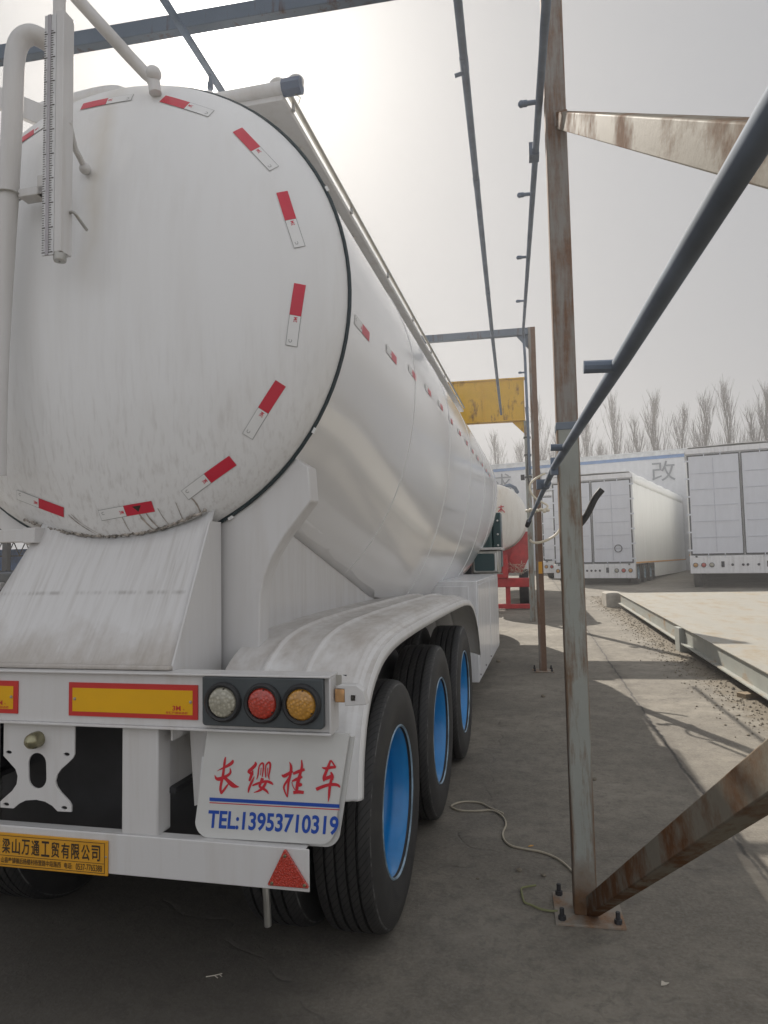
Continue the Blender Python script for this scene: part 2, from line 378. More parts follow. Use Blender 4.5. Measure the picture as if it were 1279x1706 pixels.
def arc(cx, cz, rx, rz, a0, a1, n=10):
    return [(cx + rx * cos(radians(a0 + (a1 - a0) * i / n)), cz + rz * sin(radians(a0 + (a1 - a0) * i / n))) for i in range(n + 1)]
def smooth(pts, it=2):
    P = [Vector(p) for p in pts]
    for _ in range(it):
        Q = [P[0]]
        for a, b in zip(P, P[1:]): Q += [a * .75 + b * .25, a * .25 + b * .75]
        P = Q + [P[-1]]
    return P
def gz(y):  # height of the yard: level by the camera, then a 2 % rise
    return .02 * min(max(y - 6, 0), 42)

# ------------------------------------------------------------------ camera, light, sky
cam = bpy.data.cameras.new('camera'); co = bpy.data.objects.new('camera', cam); COL.objects.link(co)
cam.sensor_fit = 'VERTICAL'; cam.sensor_height = 36; cam.lens = 1161.11 / 1706 * 36; cam.clip_end = 3000; cam.clip_start = .05
R_, U_, B_ = Vector((.98262, .18456, -.01962)), Vector((.03181, -.06335, .99748)), Vector((.18286, -.98078, -.06812))
mt = Matrix((R_, U_, B_)).transposed().to_4x4(); mt.translation = (0, 0, 1.63)
co.matrix_world = mt; S.camera = co

SUN = Vector((-.308, .72, .62)).normalized()
w = bpy.data.worlds.new('World'); S.world = w; w.use_nodes = True; nt = w.node_tree
bg = nt.nodes['Background']; sky = nt.nodes.new('ShaderNodeTexSky'); sky.sky_type = 'NISHITA'; sky.sun_disc = False
sky.sun_elevation = math.asin(SUN.z); sky.sun_rotation = atan2(SUN.x, SUN.y)
sky.air_density = 1.6; sky.dust_density = 8.5; sky.ozone_density = 1.0; sky.altitude = 0
# thin high haze: an even pale veil over the clear-sky model, with a lift opposite the sun added to light the tank's rear
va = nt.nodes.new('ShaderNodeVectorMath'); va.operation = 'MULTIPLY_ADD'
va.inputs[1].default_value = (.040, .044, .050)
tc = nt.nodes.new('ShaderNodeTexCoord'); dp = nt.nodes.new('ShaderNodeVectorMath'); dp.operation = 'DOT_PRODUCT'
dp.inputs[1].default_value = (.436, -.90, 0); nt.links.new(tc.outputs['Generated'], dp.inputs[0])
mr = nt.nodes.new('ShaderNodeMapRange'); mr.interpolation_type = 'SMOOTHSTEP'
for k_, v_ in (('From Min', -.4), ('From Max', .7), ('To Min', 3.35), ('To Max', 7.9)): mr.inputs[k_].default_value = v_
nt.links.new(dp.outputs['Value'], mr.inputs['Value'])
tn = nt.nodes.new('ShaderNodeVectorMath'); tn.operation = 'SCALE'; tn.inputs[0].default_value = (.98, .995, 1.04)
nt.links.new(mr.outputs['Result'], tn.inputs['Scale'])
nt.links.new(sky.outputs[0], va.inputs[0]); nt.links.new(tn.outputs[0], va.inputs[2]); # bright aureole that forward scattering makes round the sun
nd = nt.nodes.new('ShaderNodeVectorMath'); nd.operation = 'NORMALIZE'; nt.links.new(tc.outputs['Generated'], nd.inputs[0])
ds = nt.nodes.new('ShaderNodeVectorMath'); ds.operation = 'DOT_PRODUCT'; ds.inputs[1].default_value = SUN; nt.links.new(nd.outputs[0], ds.inputs[0])
dc = math_(nt, 'MAXIMUM', ds.outputs['Value'], 0.0)
au = math_(nt, 'ADD', math_(nt, 'MULTIPLY', math_(nt, 'POWER', dc, 60.0), 4.5), math_(nt, 'MULTIPLY', math_(nt, 'POWER', dc, 700.0), 45.0))
at = nt.nodes.new('ShaderNodeVectorMath'); at.operation = 'SCALE'; at.inputs[0].default_value = (1.0, .985, .95); nt.links.new(au, at.inputs['Scale'])
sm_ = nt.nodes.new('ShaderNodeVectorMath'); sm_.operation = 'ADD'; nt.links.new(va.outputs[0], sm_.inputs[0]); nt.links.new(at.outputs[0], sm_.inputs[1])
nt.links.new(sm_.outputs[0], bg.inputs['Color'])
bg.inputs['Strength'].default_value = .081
sl = bpy.data.lights.new('sun', 'SUN'); sl.energy = 5.0; sl.angle = radians(.45); sl.color = (1, .93, .83)
so = bpy.data.objects.new('sun', sl); COL.objects.link(so); so.rotation_euler = (-SUN).to_track_quat('-Z', 'Y').to_euler(); so.location = SUN * 60
S.view_settings.view_transform = 'Standard'; S.view_settings.look = 'None'; S.view_settings.exposure = .32; S.view_settings.gamma = 1

# ------------------------------------------------------------------ ground
ys = [-60, -20, -5, 0, 6, 8, 12, 20, 30, 40, 48, 70, 200, 900]
xs = [-900, -200, -60, -20, -6, -2, 0, 2, 6, 20, 60, 200, 900]
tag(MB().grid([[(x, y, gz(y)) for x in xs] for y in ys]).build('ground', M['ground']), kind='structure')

# ================================================================== the white tank trailer
T = thing('tank_trailer', 'white bulk tank trailer with blue wheels and red lettered mud flap, filling the left half', 'trailer', (-1.70, 2.33, 0), radians(-2.5))
ZC, RT, Y0 = 2.74, 1.04, .45
def dome_y(x, z): return Y0 - .28 * sqrt(max(0, 1 - (x * x + (z - ZC) ** 2) / RT ** 2))
SEC = [(.45, 1.0, 1.04), (.8, 1.03, 1.04), (1.8, 1.32, 1.04), (2.7, 1.58, 1.04), (3.3, 1.70, 1.04), (4.2, 1.74, 1.04), (5.2, 1.74, 1.04), (6.4, 1.70, 1.04), (7.6, 1.62, 1.04), (8.8, 1.50, 1.04), (9.5, 1.36, 1.03), (9.85, 1.22, .95), (10.05, 1.1, .75), (10.15, 1.0, .45), (10.18, 1.0, .02)]
def sec_at(y):
    for (a, s0, r0), (b, s1, r1) in zip(SEC, SEC[1:]):
        if a <= y <= b:
            t = (y - a) / (b - a); return s0 + (s1 - s0) * t, r0 + (r1 - r0) * t
    return SEC[0][1:]
def ring(y, s, r, n=72):
    out = []
    for i in range(n):
        a = 2 * pi * i / n; x = r * cos(a); z = r * sin(a)
        if z < 0: z *= s
        out.append((x, y, ZC + z))
    return out
yy = sorted(set([round(.45 + .15 * i, 3) for i in range(60)] + [a for a, _, _ in SEC]))
MB().grid([ring(y, *sec_at(y)) for y in yy], wrap=True).build('tank_shell', M['tank'], T, ang=60)
rows = [[(RT * q * cos(2 * pi * j / 96), Y0 - .28 * sqrt(max(0, 1 - q * q)), ZC + RT * q * sin(2 * pi * j / 96)) for j in range(96)] for q in (1.0, .997, .985, .965, .93, .88, .8, .7, .55, .4, .2, .03)]
b = MB().grid(rows, wrap=True); b.add([rows[-1][j] for j in range(96)], [tuple(range(96))]); head = b.build('rear_head', M['dome'], T, ang=60)
sb = MB().tube([(1.046 * cos(t), .452, ZC + 1.046 * sin(t)) for t in [2 * pi * i / 96 for i in range(96)]], .0085, 8, closed=True).build('seam_band', M['seam'], T)
for a in (-61, -33, 25, 120):
    t = radians(a); MB().beam((1.052 * cos(t) - .012 * sin(t), .452, ZC + 1.052 * sin(t) + .012 * cos(t)), (1.052 * cos(t) + .012 * sin(t), .452, ZC + 1.052 * sin(t) - .012 * cos(t)), .014, .016, up=(cos(t), 0, sin(t))).build('band_clip', M['tapewht'], sb)

for y in (1.95, 3.55, 5.2, 6.9, 8.5):
    s_, r_ = sec_at(y); MB().tube(ring(y, s_, r_ + .0005), .0045, 6, closed=True).build('weld_ring', M['tank'], T)
# reflective tapes round the rear head and along the side
def tape(fn, name='reflective_tape', arrow=False, L=.25, Wd=.043):
    mb = MB()
    def quad(u0, u1, v0, v1, mi, d):
        n = 6; mb.grid([[fn(u0 + (u1 - u0) * i / n, v, d) for i in range(n + 1)] for v in (v0, (v0 + v1) / 2, v1)], mi)
    h, k = L / 2, Wd / 2; e = .0014
    quad(-h, h, -k, k, 2, .0010); quad(-h + e, -.004, -k + e, k - e, 0, .0015); quad(-.003, h, -k, k, 1, .0015)
    put_text(mb, '3M', lambda u, v: fn(-.030 + .020 * u, -.010 + .014 * v, .0020), 1, .01)
    put_text(mb, 'C', lambda u, v: fn(-.112 + .012 * u, .000 + .012 * v, .0020), 2)
    if arrow: mb.add([fn(.035, .012, .0020), fn(.075, .012, .0020), fn(.055, -.012, .0020)], [(0, 1, 2)], 3)
    return mb.build(name, [M['tapewht'], M['tapered'], M['tapeline'], M['ink']], T)
for a in (40, 17, -9, -35, -58, -83, -110, 65, 90, 114, 139, 164):
    t = radians(a); rr = {17: .885, -9: .875, -35: .885}.get(a, .905 if a > -60 else .895)
    def fn(u, v, d, t=t, rr=rr):
        x = rr * cos(t) - u * sin(t) - v * cos(t) * -1 * -1; z = ZC + rr * sin(t) + u * cos(t) - v * sin(t) * -1 * -1
        return (x, dome_y(x, z) - d * 1.2, z)
    tape(fn, arrow=(a == -83))
for i in range(13):
    y = .68 + .59 * i; z0 = (2.655, 2.705, 2.76, 2.79)[i] if i < 4 else 2.81
    def fn(u, v, d, y=y, z0=z0):
        s, r = sec_at(y + u); z = z0 + v; h = (z - ZC) / (1 if z > ZC else s)
        return (sqrt(max(.01, (r + d) ** 2 - h * h)), y + u, z)
    tape(fn)

# apron under the head, side plates, saddles
def bot(x, r=1.0): return ZC - sqrt(r * r - x * x)
n = 16; xsA = [-.47 + .945 * i / n for i in range(n + 1)]
top = [(x * (.68 if x < 0 else 1.0), dome_y(x * .9, bot(x * .9, .985)) + .012, bot(x * .9, 1.0) + .012) for x in xsA]
rows = []
for k in range(9):
    t = k / 8; rows.append([(p[0] + (x - p[0]) * t, p[1] + (.045 - p[1]) * t + .006 * sin(pi * t), p[2] + (1.258 - p[2]) * t) for p, x in zip(top, xsA)])
rows.append([(x, .040, 1.250) for x in xsA])
ap = MB().grid(rows); ap.build('apron', M['apron'], T, solid=.006)
wl = MB()
for i in range(110):
    x = -.42 + .86 * i / 109; z = bot(x * .95, 1.0) + .012; wl.sphere((x, dome_y(x * .9, z) + random.uniform(-.003, .003), z + random.uniform(-.002, .004)), random.uniform(.004, .0085), n=4)
wl.build('weld_seam', pbr('weld_bead', (.30, .27, .235), .7, var=.9, scale=40), T)
MB().box(-.47, .475, .022, .05, 1.2485, 1.266).build('apron_lip', M['apron'], T, bevel=.006)
gr_ = pbr('run_grime', (.34, .30, .26), .7, var=.45, scale=26)
for pts, w0 in (([(-.168, 1.845), (-.14, 1.815), (-.095, 1.78), (-.055, 1.757)], .007), ([(-.155, 1.85), (-.125, 1.815), (-.07, 1.775), (-.035, 1.755)], .004), ([(.16, 1.855), (.172, 1.82), (.198, 1.78), (.220, 1.757)], .012), ([(.19, 1.855), (.203, 1.82), (.228, 1.782), (.246, 1.760)], .008), ([(.25, 1.858), (.262, 1.82), (.28, 1.785)], .004), ([(.395, 1.90), (.412, 1.875), (.418, 1.84), (.408, 1.80)], .008), ([(.08, 1.85), (.092, 1.80), (.10, 1.765)], .004), ([(.33, 1.88), (.338, 1.83), (.338, 1.79)], .004)):
    P = smooth([(a, 0, c) for a, c in pts], 3); k_ = len(P)
    rows = []
    for i, q in enumerate(P):
        ww = w0 * (.35 + .65 * sin(pi * min(1, .15 + i / k_)) ) * random.uniform(.6, 1.2) * .5
        rows.append([(q.x + e, dome_y(q.x + e, q.z) - .0016, q.z) for e in (-ww, ww)])
    MB().grid(rows).build('grime_run', gr_, head)
for s in (1, -1):
    if s > 0:
     prof = [(.045, 1.0), (.43, 1.0), (.43, 1.80), (.335, 1.80), (.045, 1.262)]
     MB().prism(prof, 'x', s * .468, s * .476).build('apron_side', M['white'], T)
    sad = [(.40, 1.772), (.55, 1.87), (.669, 1.945), (.79, 2.06), (.853, 2.02), (.863, 1.878), (.80, 1.80), (.745, 1.735), (.69, 1.65), (.655, 1.57), (.638, 1.50), (.631, 1.332), (.630, 1.0), (.40, 1.0)]
    if s < 0: sad = [(.40, 1.772), (.55, 1.87), (.669, 1.945), (.79, 2.06), (.853, 2.02), (.82, 1.93), (.62, 1.79), (.44, 1.70)]
    MB().prism([(s * a, b_) for a, b_ in sad], 'y', .46, .565).build('saddle', M['white'], T, bevel=.006)
    # side panel below the hopper
    pts = [(.566, 1.2)] + [(y, ZC - sec_at(y)[0] * sqrt(sec_at(y)[1] ** 2 - .3025) + .02) for y in (.566, .9, 1.4, 2.0, 2.6, 3.2, 3.8)] + [(3.8, 1.2)]
    MB().prism(pts, 'x', s * .545, s * .553).build('side_panel', M['white'], T)
    ed = [(y, ZC - sec_at(y)[0] * sqrt(sec_at(y)[1] ** 2 - .42) + .0) for y in (.6, 1.0, 1.5, 2.0, 2.6, 3.2)]
    MB().grid([[(s * .553, y, ZC - sec_at(y)[0] * sqrt(sec_at(y)[1] ** 2 - .3025) + .004) for y, z in ed], [(s * .632, y, z - .005) for y, z in ed], [(s * .640, y, z + .012) for y, z in ed]]).build('hopper_flange', M['tank'], T, solid=.006)

# rear beam with lamps and marking plates
b = MB().box(-1.08, 1.08, .0, .075, 1.06, 1.24).box(-1.085, 1.085, -.018, .08, 1.240, 1.247).box(-1.085, 1.085, -.016, .08, 1.052, 1.060)
b.box(1.080, 1.086, -.014, .08, 1.060, 1.240).build('rear_beam', M['white'], T, bevel=.002)
b = MB().prism(arc(.64, 1.087, .012, .012, 180, 270, 4) + arc(1.052, 1.087, .012, .012, 270, 360, 4) + [(1.064, 1.2385), (.628, 1.2385)], 'y', -.026, -.001)
lb = b.build('lamp_cluster', M['dark'], T, bevel=.003)
for x, k in ((.707, 'lclear'), (.852, 'lred'), (.990, 'lamber')):
    MB().lathe([(-.026, .068), (-.036, .066), (-.042, .060), (-.040, .053), (-.030, .051)], (x, 0, 1.156), 'y', 40).build('lamp_ring', M['rubber'], lb)
    ln = MB().lathe([(-.033, .0515), (-.040, .046), (-.044, .03), (-.045, .001)], (0, 0, 0), 'y', 40).build('lamp_lens', M[k], lb); ln.location = (x, 0, 1.156)
    for a in (80, 200, 325):
        MB().lathe([(-.036, .0025), (-.044, .0025), (-.0445, .001)], (x + .047 * cos(radians(a)), 0, 1.156 + .047 * sin(radians(a))), 'y', 8).build('screw', M['ink'], ln).location = (-x, 0, -1.156)
for x0 in (.086, -.646):
    x1 = x0 + .514
    b = MB().box(x0, x1, -.005, 0, 1.087, 1.206).box(x0 + .016, x1 - .019, -.0062, -.004, 1.103, 1.187, 1)
    mk = b.build('marking_plate', [M['markred'], M['markyel']], T)
    t = MB(); put_text(t, '3M', lambda u, v: (x0 + .418 + .032 * u, -.0066, 1.117 + .017 * v), 0, .03)
    put_text(t, '®', lambda u, v: (x0 + .458 + .007 * u, -.0066, 1.119 + .006 * v)); put_text(t, '车辆尾部标志板', lambda u, v: (x0 + .392 + .086 * u, -.0066, 1.105 + .009 * v), 0, .02)
    t.build('marking_text', M['markred'], mk)
    for x in (x0 + .026, x1 - .026): MB().lathe([(-.0055, .006), (-.009, .005), (-.0095, .0008)], (x, 0, 1.148), 'y', 10).build('rivet', M['steel'], mk)
# posts, underrun bumper
for x in (.293, -.437):
    MB().box(x, x + .144, .012, .10, .675, 1.06).build('bumper_post', M['white'], T, bevel=.006)
MB().prism([(.10, 1.06), (.34, 1.06), (.30, .86), (.24, .80), (.10, .80)], 'x', .425, .433).build('post_gusset', M['white'], T)
b = MB().box(-1.0, 1.0, 0, .006, .54, .678).box(-1.0, .985, .006, .05, .672, .678).box(-1.0, .92, .006, .05, .540, .546)
b.build('underrun_bumper', M['white'], T, bevel=.003)
pl = MB().box(-.47, .252, -.006, -.001, .534, .655).build('company_plate', M['amberplate'], T, bevel=.0015)
t = MB()
for x0, x1, z0, z1 in ((-.46, .240, .645, .6465), (-.46, .240, .5750, .5762), (-.46, .240, .5420, .5435), (.2385, .240, .542, .6465)):
    t.box(x0, x1, -.0072, -.0062, z0, z1)
chars = '梁山万通工贸有限公司'
for i, ch in enumerate(chars):
    x0 = -.186 + .0415 * i; put_text(t, ch, lambda u, v: (x0 + .034 * u, -.0075, .583 + .054 * v), 0, .015)
put_text(t, '山县拳铺镇后杨楼村杨营路中段路西', lambda u, v: (-.190 + .252 * u, -.0075, .549 + .021 * v), 0, .01)
put_text(t, '电话:', lambda u, v: (.076 + .033 * u, -.0075, .549 + .020 * v), 0, .01)
put_text(t, '0537-7765388', lambda u, v: (.124 + .106 * u, -.0075, .548 + .022 * v), 0, .004)
t.build('plate_lettering', M['ink'], pl)
for x in (.244,): MB().lathe([(-.006, .004), (-.0085, .003), (-.009, .0005)], (x, 0, .60), 'y', 8).build('rivet', M['steel'], pl)
tri = [(.915, .674), (.922, .674), (1.0, .561), (.998, .556), (.858, .555), (.856, .560)]
b = MB().prism(tri, 'y', -.010, -.001); tr = b.build('triangle_reflector', lens('reflector_red', (.52, .05, .03), 160), T, bevel=.002)
for x, z in ((.872, .564), (.986, .566), (.919, .655)): MB().lathe([(-.010, .006), (-.013, .005), (-.0135, .001)], (x, 0, z), 'y', 10).build('rivet', M['brass'], tr)
# licence bracket with plate lamp
BR = [(-.206, 1.052), (.099, 1.052), (.099, .945), (.092, .930), (.068, .909), (.042, .888), (.027, .868), (.020, .845), (.026, .826), (.043, .806), (.080, .775), (.088, .762), (.088, .739), (.030, .738), (.008, .756), (-.022, .769), (-.060, .774), (-.105, .769), (-.135, .755), (-.158, .737), (-.215, .737), (-.216, .758), (-.205, .768), (-.165, .800), (-.146, .825), (-.142, .855), (-.152, .880), (-.175, .900), (-.205, .926)]
slot = arc(-.058, .905, .038, .038, 0, 180, 10) + arc(-.056, .852, .038, .038, 180, 360, 10)
holes = [slot] + [[(x + .010 * cos(a) * (1.3), z + .0065 * sin(a)) for a in [2 * pi * i / 12 for i in range(12)]] for x, z in ((-.182, .940), (.066, .943), (-.190, .750), (.058, .752))]
outline([BR] + holes, lambda a, b_, c: (a, .016 + c, b_), .006, M['white'], 'licence_bracket', T)
MB().lathe([(.012, .030), (-.012, .030), (-.03, .026), (-.042, .016), (-.046, .002)], (-.055, 0, .993), 'y', 20).build('plate_lamp', M['brass'], T).scale = (1, 1, 1)

# mud flap with lettering
FL = arc(.622, .729, .05, .05, 180, 270, 8) + arc(1.028, .737, .052, .052, 270, 358, 8) + [(1.137, 1.052), (.620, 1.052)]
outline([FL], lambda a, b_, c: (a, .034 + c, b_), .010, M['flap'], 'mud_flap', T)
fp = bpy.data.objects['mud_flap']
outline([[(a + .012, b_ - .014) for a, b_ in FL]], lambda a, b_, c: (a, .052 + c, b_), .010, M['flap'], 'backing_flap', T)
ST = {'A': [
 [(270,125,22),(255,200,45),(240,330,42),(220,480,48),(180,640,44),(178,720,45),(195,782,24)],
 [(190,770,40),(240,710,40),(290,640,36),(330,590,12)],
 [(402,178,26),(395,220,62),(330,268,55),(240,315,40),(170,345,18),(120,375,5)],
 [(75,445,8),(100,510,50),(160,520,75),(230,490,60),(330,440,45),(365,390,40),(350,320,12)],
 [(235,480,50),(300,530,60),(370,600,85),(430,640,75),(515,650,8)],
 [(802,208,20),(815,252,55),(740,330,55),(690,368,60),(685,405,40)],
 [(690,390,50),(742,420,50),(720,480,50),(695,545,36)],
 [(755,360,26),(750,440,36)],
 [(785,465,10),(750,540,40),(710,620,42),(685,690,40),(675,750,14)],
 [(872,275,22),(855,360,26),(850,440,26),(826,515,16)],
 [(870,275,24),(930,215,34),(950,260,30),(935,400,24),(922,470,18)], [(905,310,14),(892,440,12)],
 [(990,265,22),(977,380,24),(985,480,20)],
 [(985,270,24),(1045,200,38),(1070,250,36),(1052,380,28),(1032,460,28),(1050,515,12)], [(1022,310,14),(1008,450,12)],
 [(750,625,22),(800,600,40),(900,565,42),(1000,540,45),(1085,570,50),(1115,605,12)],
 [(930,490,55),(900,570,45),(868,638,40),(930,668,48),(1000,710,45),(1035,765,12)],
 [(992,555,40),(955,640,48),(880,710,45),(775,745,8)]],
 'B': [
 [(92,435,10),(130,470,70),(210,420,55),(290,370,40)],
 [(235,210,10),(265,290,50),(258,400,50),(220,540,40),(202,700,38),(200,835,8)],
 [(245,465,40),(180,560,40),(122,650,32),(150,740,28),(195,830,26)],
 [(452,175,18),(460,290,45),(432,400,45),(402,500,60),(372,620,60),(362,720,48)],
 [(300,420,46),(400,375,60),(505,340,46)],
 [(280,550,26),(370,510,60),(462,470,38)],
 [(275,560,12),(290,630,14),(330,700,20)],
 [(352,620,30),(420,610,80),(460,610,36)],
 [(302,750,56),(400,735,65),(490,748,52)],
 [(815,305,14),(870,325,50),(960,305,50),(1058,295,46)],
 [(970,175,20),(1010,230,32),(1058,300,20)],
 [(965,180,30),(930,280,50),(880,400,50),(845,490,60),(850,550,20)],
 [(840,510,60),(930,480,60),(995,450,66)],
 [(970,382,24),(1000,450,55),(990,520,46)],
 [(710,690,60),(820,640,55),(950,600,55),(1085,600,55),(1132,650,20)],
 [(990,490,46),(960,580,45),(945,700,48),(935,820,36),(922,910,5)]]}
t = MB(); layer = 0
for key, c00, c10, c01 in (('A', (.632, .978), (.899, .989), (.631, .794)), ('B', (.878, .988), (1.133, .999), (.876, .808))):
    for si, s_ in enumerate(ST[key]):
        if si == {'A': 5, 'B': 9}[key]: t.build('red_character', M['red'], fp); t = MB()
        P = smooth(s_, 2); L, Rr = [], []
        for i, q in enumerate(P):
            a = P[max(0, i - 1)]; b_ = P[min(len(P) - 1, i + 1)]; d = Vector((b_.x - a.x, b_.y - a.y)).normalized(); nn = Vector((-d.y, d.x))
            for sg, ls in ((1, L), (-1, Rr)): ls.append((q.x + nn.x * sg * q.z * .5, q.y + nn.y * sg * q.z * .5))
        f = lambda p: (c00[0] + (c10[0] - c00[0]) * p[0] / 1279 + (c01[0] - c00[0]) * p[1] / 959, .0278 - .00004 * layer, c00[1] + (c10[1] - c00[1]) * p[0] / 1279 + (c01[1] - c00[1]) * p[1] / 959)
        t.grid([[f(p) for p in L], [f(p) for p in Rr]]); layer += 1
    t.build('red_character', M['red'], fp); t = MB()
t = MB().add([(.627, .0278, .816), (.627, .0278, .804), (1.099, .0278, .808), (1.099, .0278, .820)], [(0, 1, 2, 3)])
vs_, fs_ = text2d('TEL:13953710319', .026); t.add([(.618 + .473 * u + .006 * v, .0278, .7115 + .0075 * u + .062 * v) for u, v in vs_], fs_)
t.build('blue_lettering', M['blue'], fp)
MB().add([(.627, .0278, .800), (.627, .0278, .797), (1.099, .0278, .801), (1.099, .0278, .804)], [(0, 1, 2, 3)]).build('red_line', M['red'], fp)

# fenders over the three axles
FP = smooth([(.10, .80), (.12, .95), (.20, 1.12), (.36, 1.25), (.62, 1.325), (1.2, 1.345), (2.4, 1.345), (3.6, 1.335), (4.15, 1.25), (4.55, 1.0), (4.72, .70)], 2)
CS = [(.55, -.03), (.55, 0), (.69, 0), (.705, .004), (.715, .014), (.725, .014), (.735, .004), (.75, 0), (.865, 0), (.875, .004), (.885, .014), (.895, .014), (.905, .004), (.92, 0), (1.03, 0), (1.055, -.006), (1.07, -.013), (1.08, -.013), (1.092, -.022), (1.10, -.024), (1.112, -.036), (1.132, -.038), (1.140, -.055), (1.141, -.085)]
def fender(s):
    rows = []
    for i, q in enumerate(FP):
        a = FP[max(0, i - 1)]; b_ = FP[min(len(FP) - 1, i + 1)]; d = Vector((b_[0] - a[0], b_[1] - a[1])).normalized(); nn = (-d.y, d.x)
        rows.append([(s * x, q[0] + nn[0] * o_, q[1] + nn[1] * o_) for x, o_ in CS])
    MB().grid(rows).build('fender', M['fender'], T, ang=45, solid=.004)
    for y in (.9, 2.0, 3.1):
        pass
FP = [(p[0], p[1]) for p in [Vector((*q, 0)) if len(q) == 2 else q for q in FP]]
fender(1); fender(-1)
# side lamp on its bracket beside the rear beam
sm = MB().box(1.09, 1.125, .02, .055, 1.155, 1.200).build('side_lamp', M['lambside'], T, bevel=.004)
MB().prism([(1.125, 1.145), (1.20, 1.15), (1.19, 1.195), (1.165, 1.215), (1.11, 1.215), (1.09, 1.203), (1.125, 1.200)], 'y', .018, .06).build('lamp_bracket', M['white'], sm, bevel=.003)
MB().box(1.092, 1.112, .03, .033, 1.21, 1.245).build('bracket_tab', M['steel'], sm)
MB().prism(arc(1.148, 1.173, .012, .009, -90, 90, 6) + arc(1.162, 1.173, .012, .009, 90, 270, 6)[::1], 'y', .014, .018).build('bracket_bolt', M['steel'], sm)

# wheels: outer and inner of each dual, three axles, both sides
def wheel(x, y, face):
    W_ = MB()
    rim = [(.118, .318), (.125, .325), (.118, .332), (.108, .322), (.095, .310), (.075, .298), (.045, .290), (.030, .283), (.022, .284), (.0, .282), (-.03, .268), (-.055, .255), (-.075, .235), (-.085, .19), (-.075, .165), (-.07, .150), (-.04, .140), (-.03, .125), (-.025, .09), (-.022, .02)]
    W_.lathe(rim[:4], (0, 0, 0), 'x', 56, 1); W_.lathe(rim[4:], (0, 0, 0), 'x', 56, 0); W_.lathe(rim[3:5], (0, 0, 0), 'x', 56, 0)
    W_.lathe([(-.125, .30), (-.09, .29), (-.085, .25), (-.085, .15)], (0, 0, 0), 'x', 40, 0)
    for i in range(10):
        a = 2 * pi * i / 10; W_.lathe([(-.09, .016), (-.045, .016), (-.042, .012), (-.042, .001)], (0, .195 * cos(a), .195 * sin(a)), 'x', 6, 0)
    o = W_.build('wheel', [M['rimblue'], M['rimlip']], T, ang=40)
    g = []
    hw = .135
    pr = [(hw - .03, .318), (hw - .016, .325), (hw - .010, .345), (hw - .004, .38), (hw, .42), (hw - .002, .455), (hw - .010, .49), (hw - .016, .508), (hw - .018, .514), (hw - .026, .524), (hw - .034, .5295)]
    tr_ = []
    for c in (.066, .022, -.022, -.066): tr_ += [(c + .006, .535), (c + .004, .520), (c - .004, .520), (c - .006, .535)]
    prof = pr + tr_ + [(-a, r) for a, r in pr[::-1]]
    MB().lathe(prof, (0, 0, 0), 'x', 96).build('tyre', M['tyre'], o, ang=28)
    o.location = (x, y, .535); o.rotation_euler = (random.uniform(0, 6), 0, 0 if face > 0 else pi)
    return o
w0 = wheel(.982, .94, 1); shade_rim = w0.data.copy(); shade_rim.materials[0] = M['chassis']; shade_rim.materials[1] = M['chassis']; ty0 = [c for c in w0.children][0]
for y in (.94, 2.26, 3.58):
    for s in (1, -1):
        for x in (.982, .655):
            if (x, y, s) == (.982, .94, 1): continue
            c = w0.copy(); COL.objects.link(c); c.parent = T; c.location = (s * x, y, .535)
            fc = s if x > .8 else -s
            c.rotation_euler = (random.uniform(0, 6), 0, 0 if fc > 0 else pi)
            d = ty0.copy(); COL.objects.link(d); d.parent = c
            if x < .8: c.data = shade_rim  # inner rims coloured black, standing in for the shade under the trailer
for y in (.94, 2.26, 3.58):
    MB().tube([(-.84, y, .535), (.84, y, .535)], .075, 14).build('axle', M['chassis'], T)
for s in (1, -1):
    b = MB().box(s * .40 - .06, s * .40 + .06, .09, 9.0, 1.17, 1.19).box(s * .40 - .06, s * .40 + .06, .09, 9.0, .80, .82).box(s * .40 - .006, s * .40 + .006, .09, 9.0, .82, 1.17)
    b.build('chassis_rail', M['chassis'], T)
    for y in (1.55, 2.87): MB().prism([(y - .16, .95), (y + .16, .95), (y + .06, .60), (y - .06, .60)], 'x', s * .5 - .04, s * .5 + .04).build('spring_hanger', M['chassis'], T)
for y in (.38, 1.6, 2.9, 4.4, 6.0): MB().box(-.394, .394, y, y + .1, .86, 1.1).build('cross_member', M['chassis'], T)
MB().box(-1.05, 1.05, .30, .33, .95, 1.20).box(-.46, .46, .30, .33, .50, .95).build('shade_sheet', M['chassis'], T)  # black sheet added to keep the space under the trailer dark
MB().prism([(.52, .75), (.60, .78), (.56, 1.05), (.50, 1.05)], 'y', .12, .16).build('hanger_plate', M['white'], T)
# tool box along the side ahead of the wheels
tb = MB().box(.50, 1.085, 4.98, 8.05, .36, 1.39).build('tool_box', M['box'], T, bevel=.006)
for y0, y1 in ((5.03, 6.48), (6.54, 8.0)): MB().box(1.086, 1.092, y0, y1, .40, 1.35).build('box_door', M['box'], tb, bevel=.003)
b = MB()
for y in (5.06, 5.7, 6.42): b.lathe([(1.088, .01), (1.100, .008), (1.101, .001)], (0, y, .43), 'x', 8)
b.build('box_screw', M['ink'], tb)
MB().box(.60, 1.0, 4.955, 4.978, .40, 1.34).build('box_panel', M['box'], tb, bevel=.003)
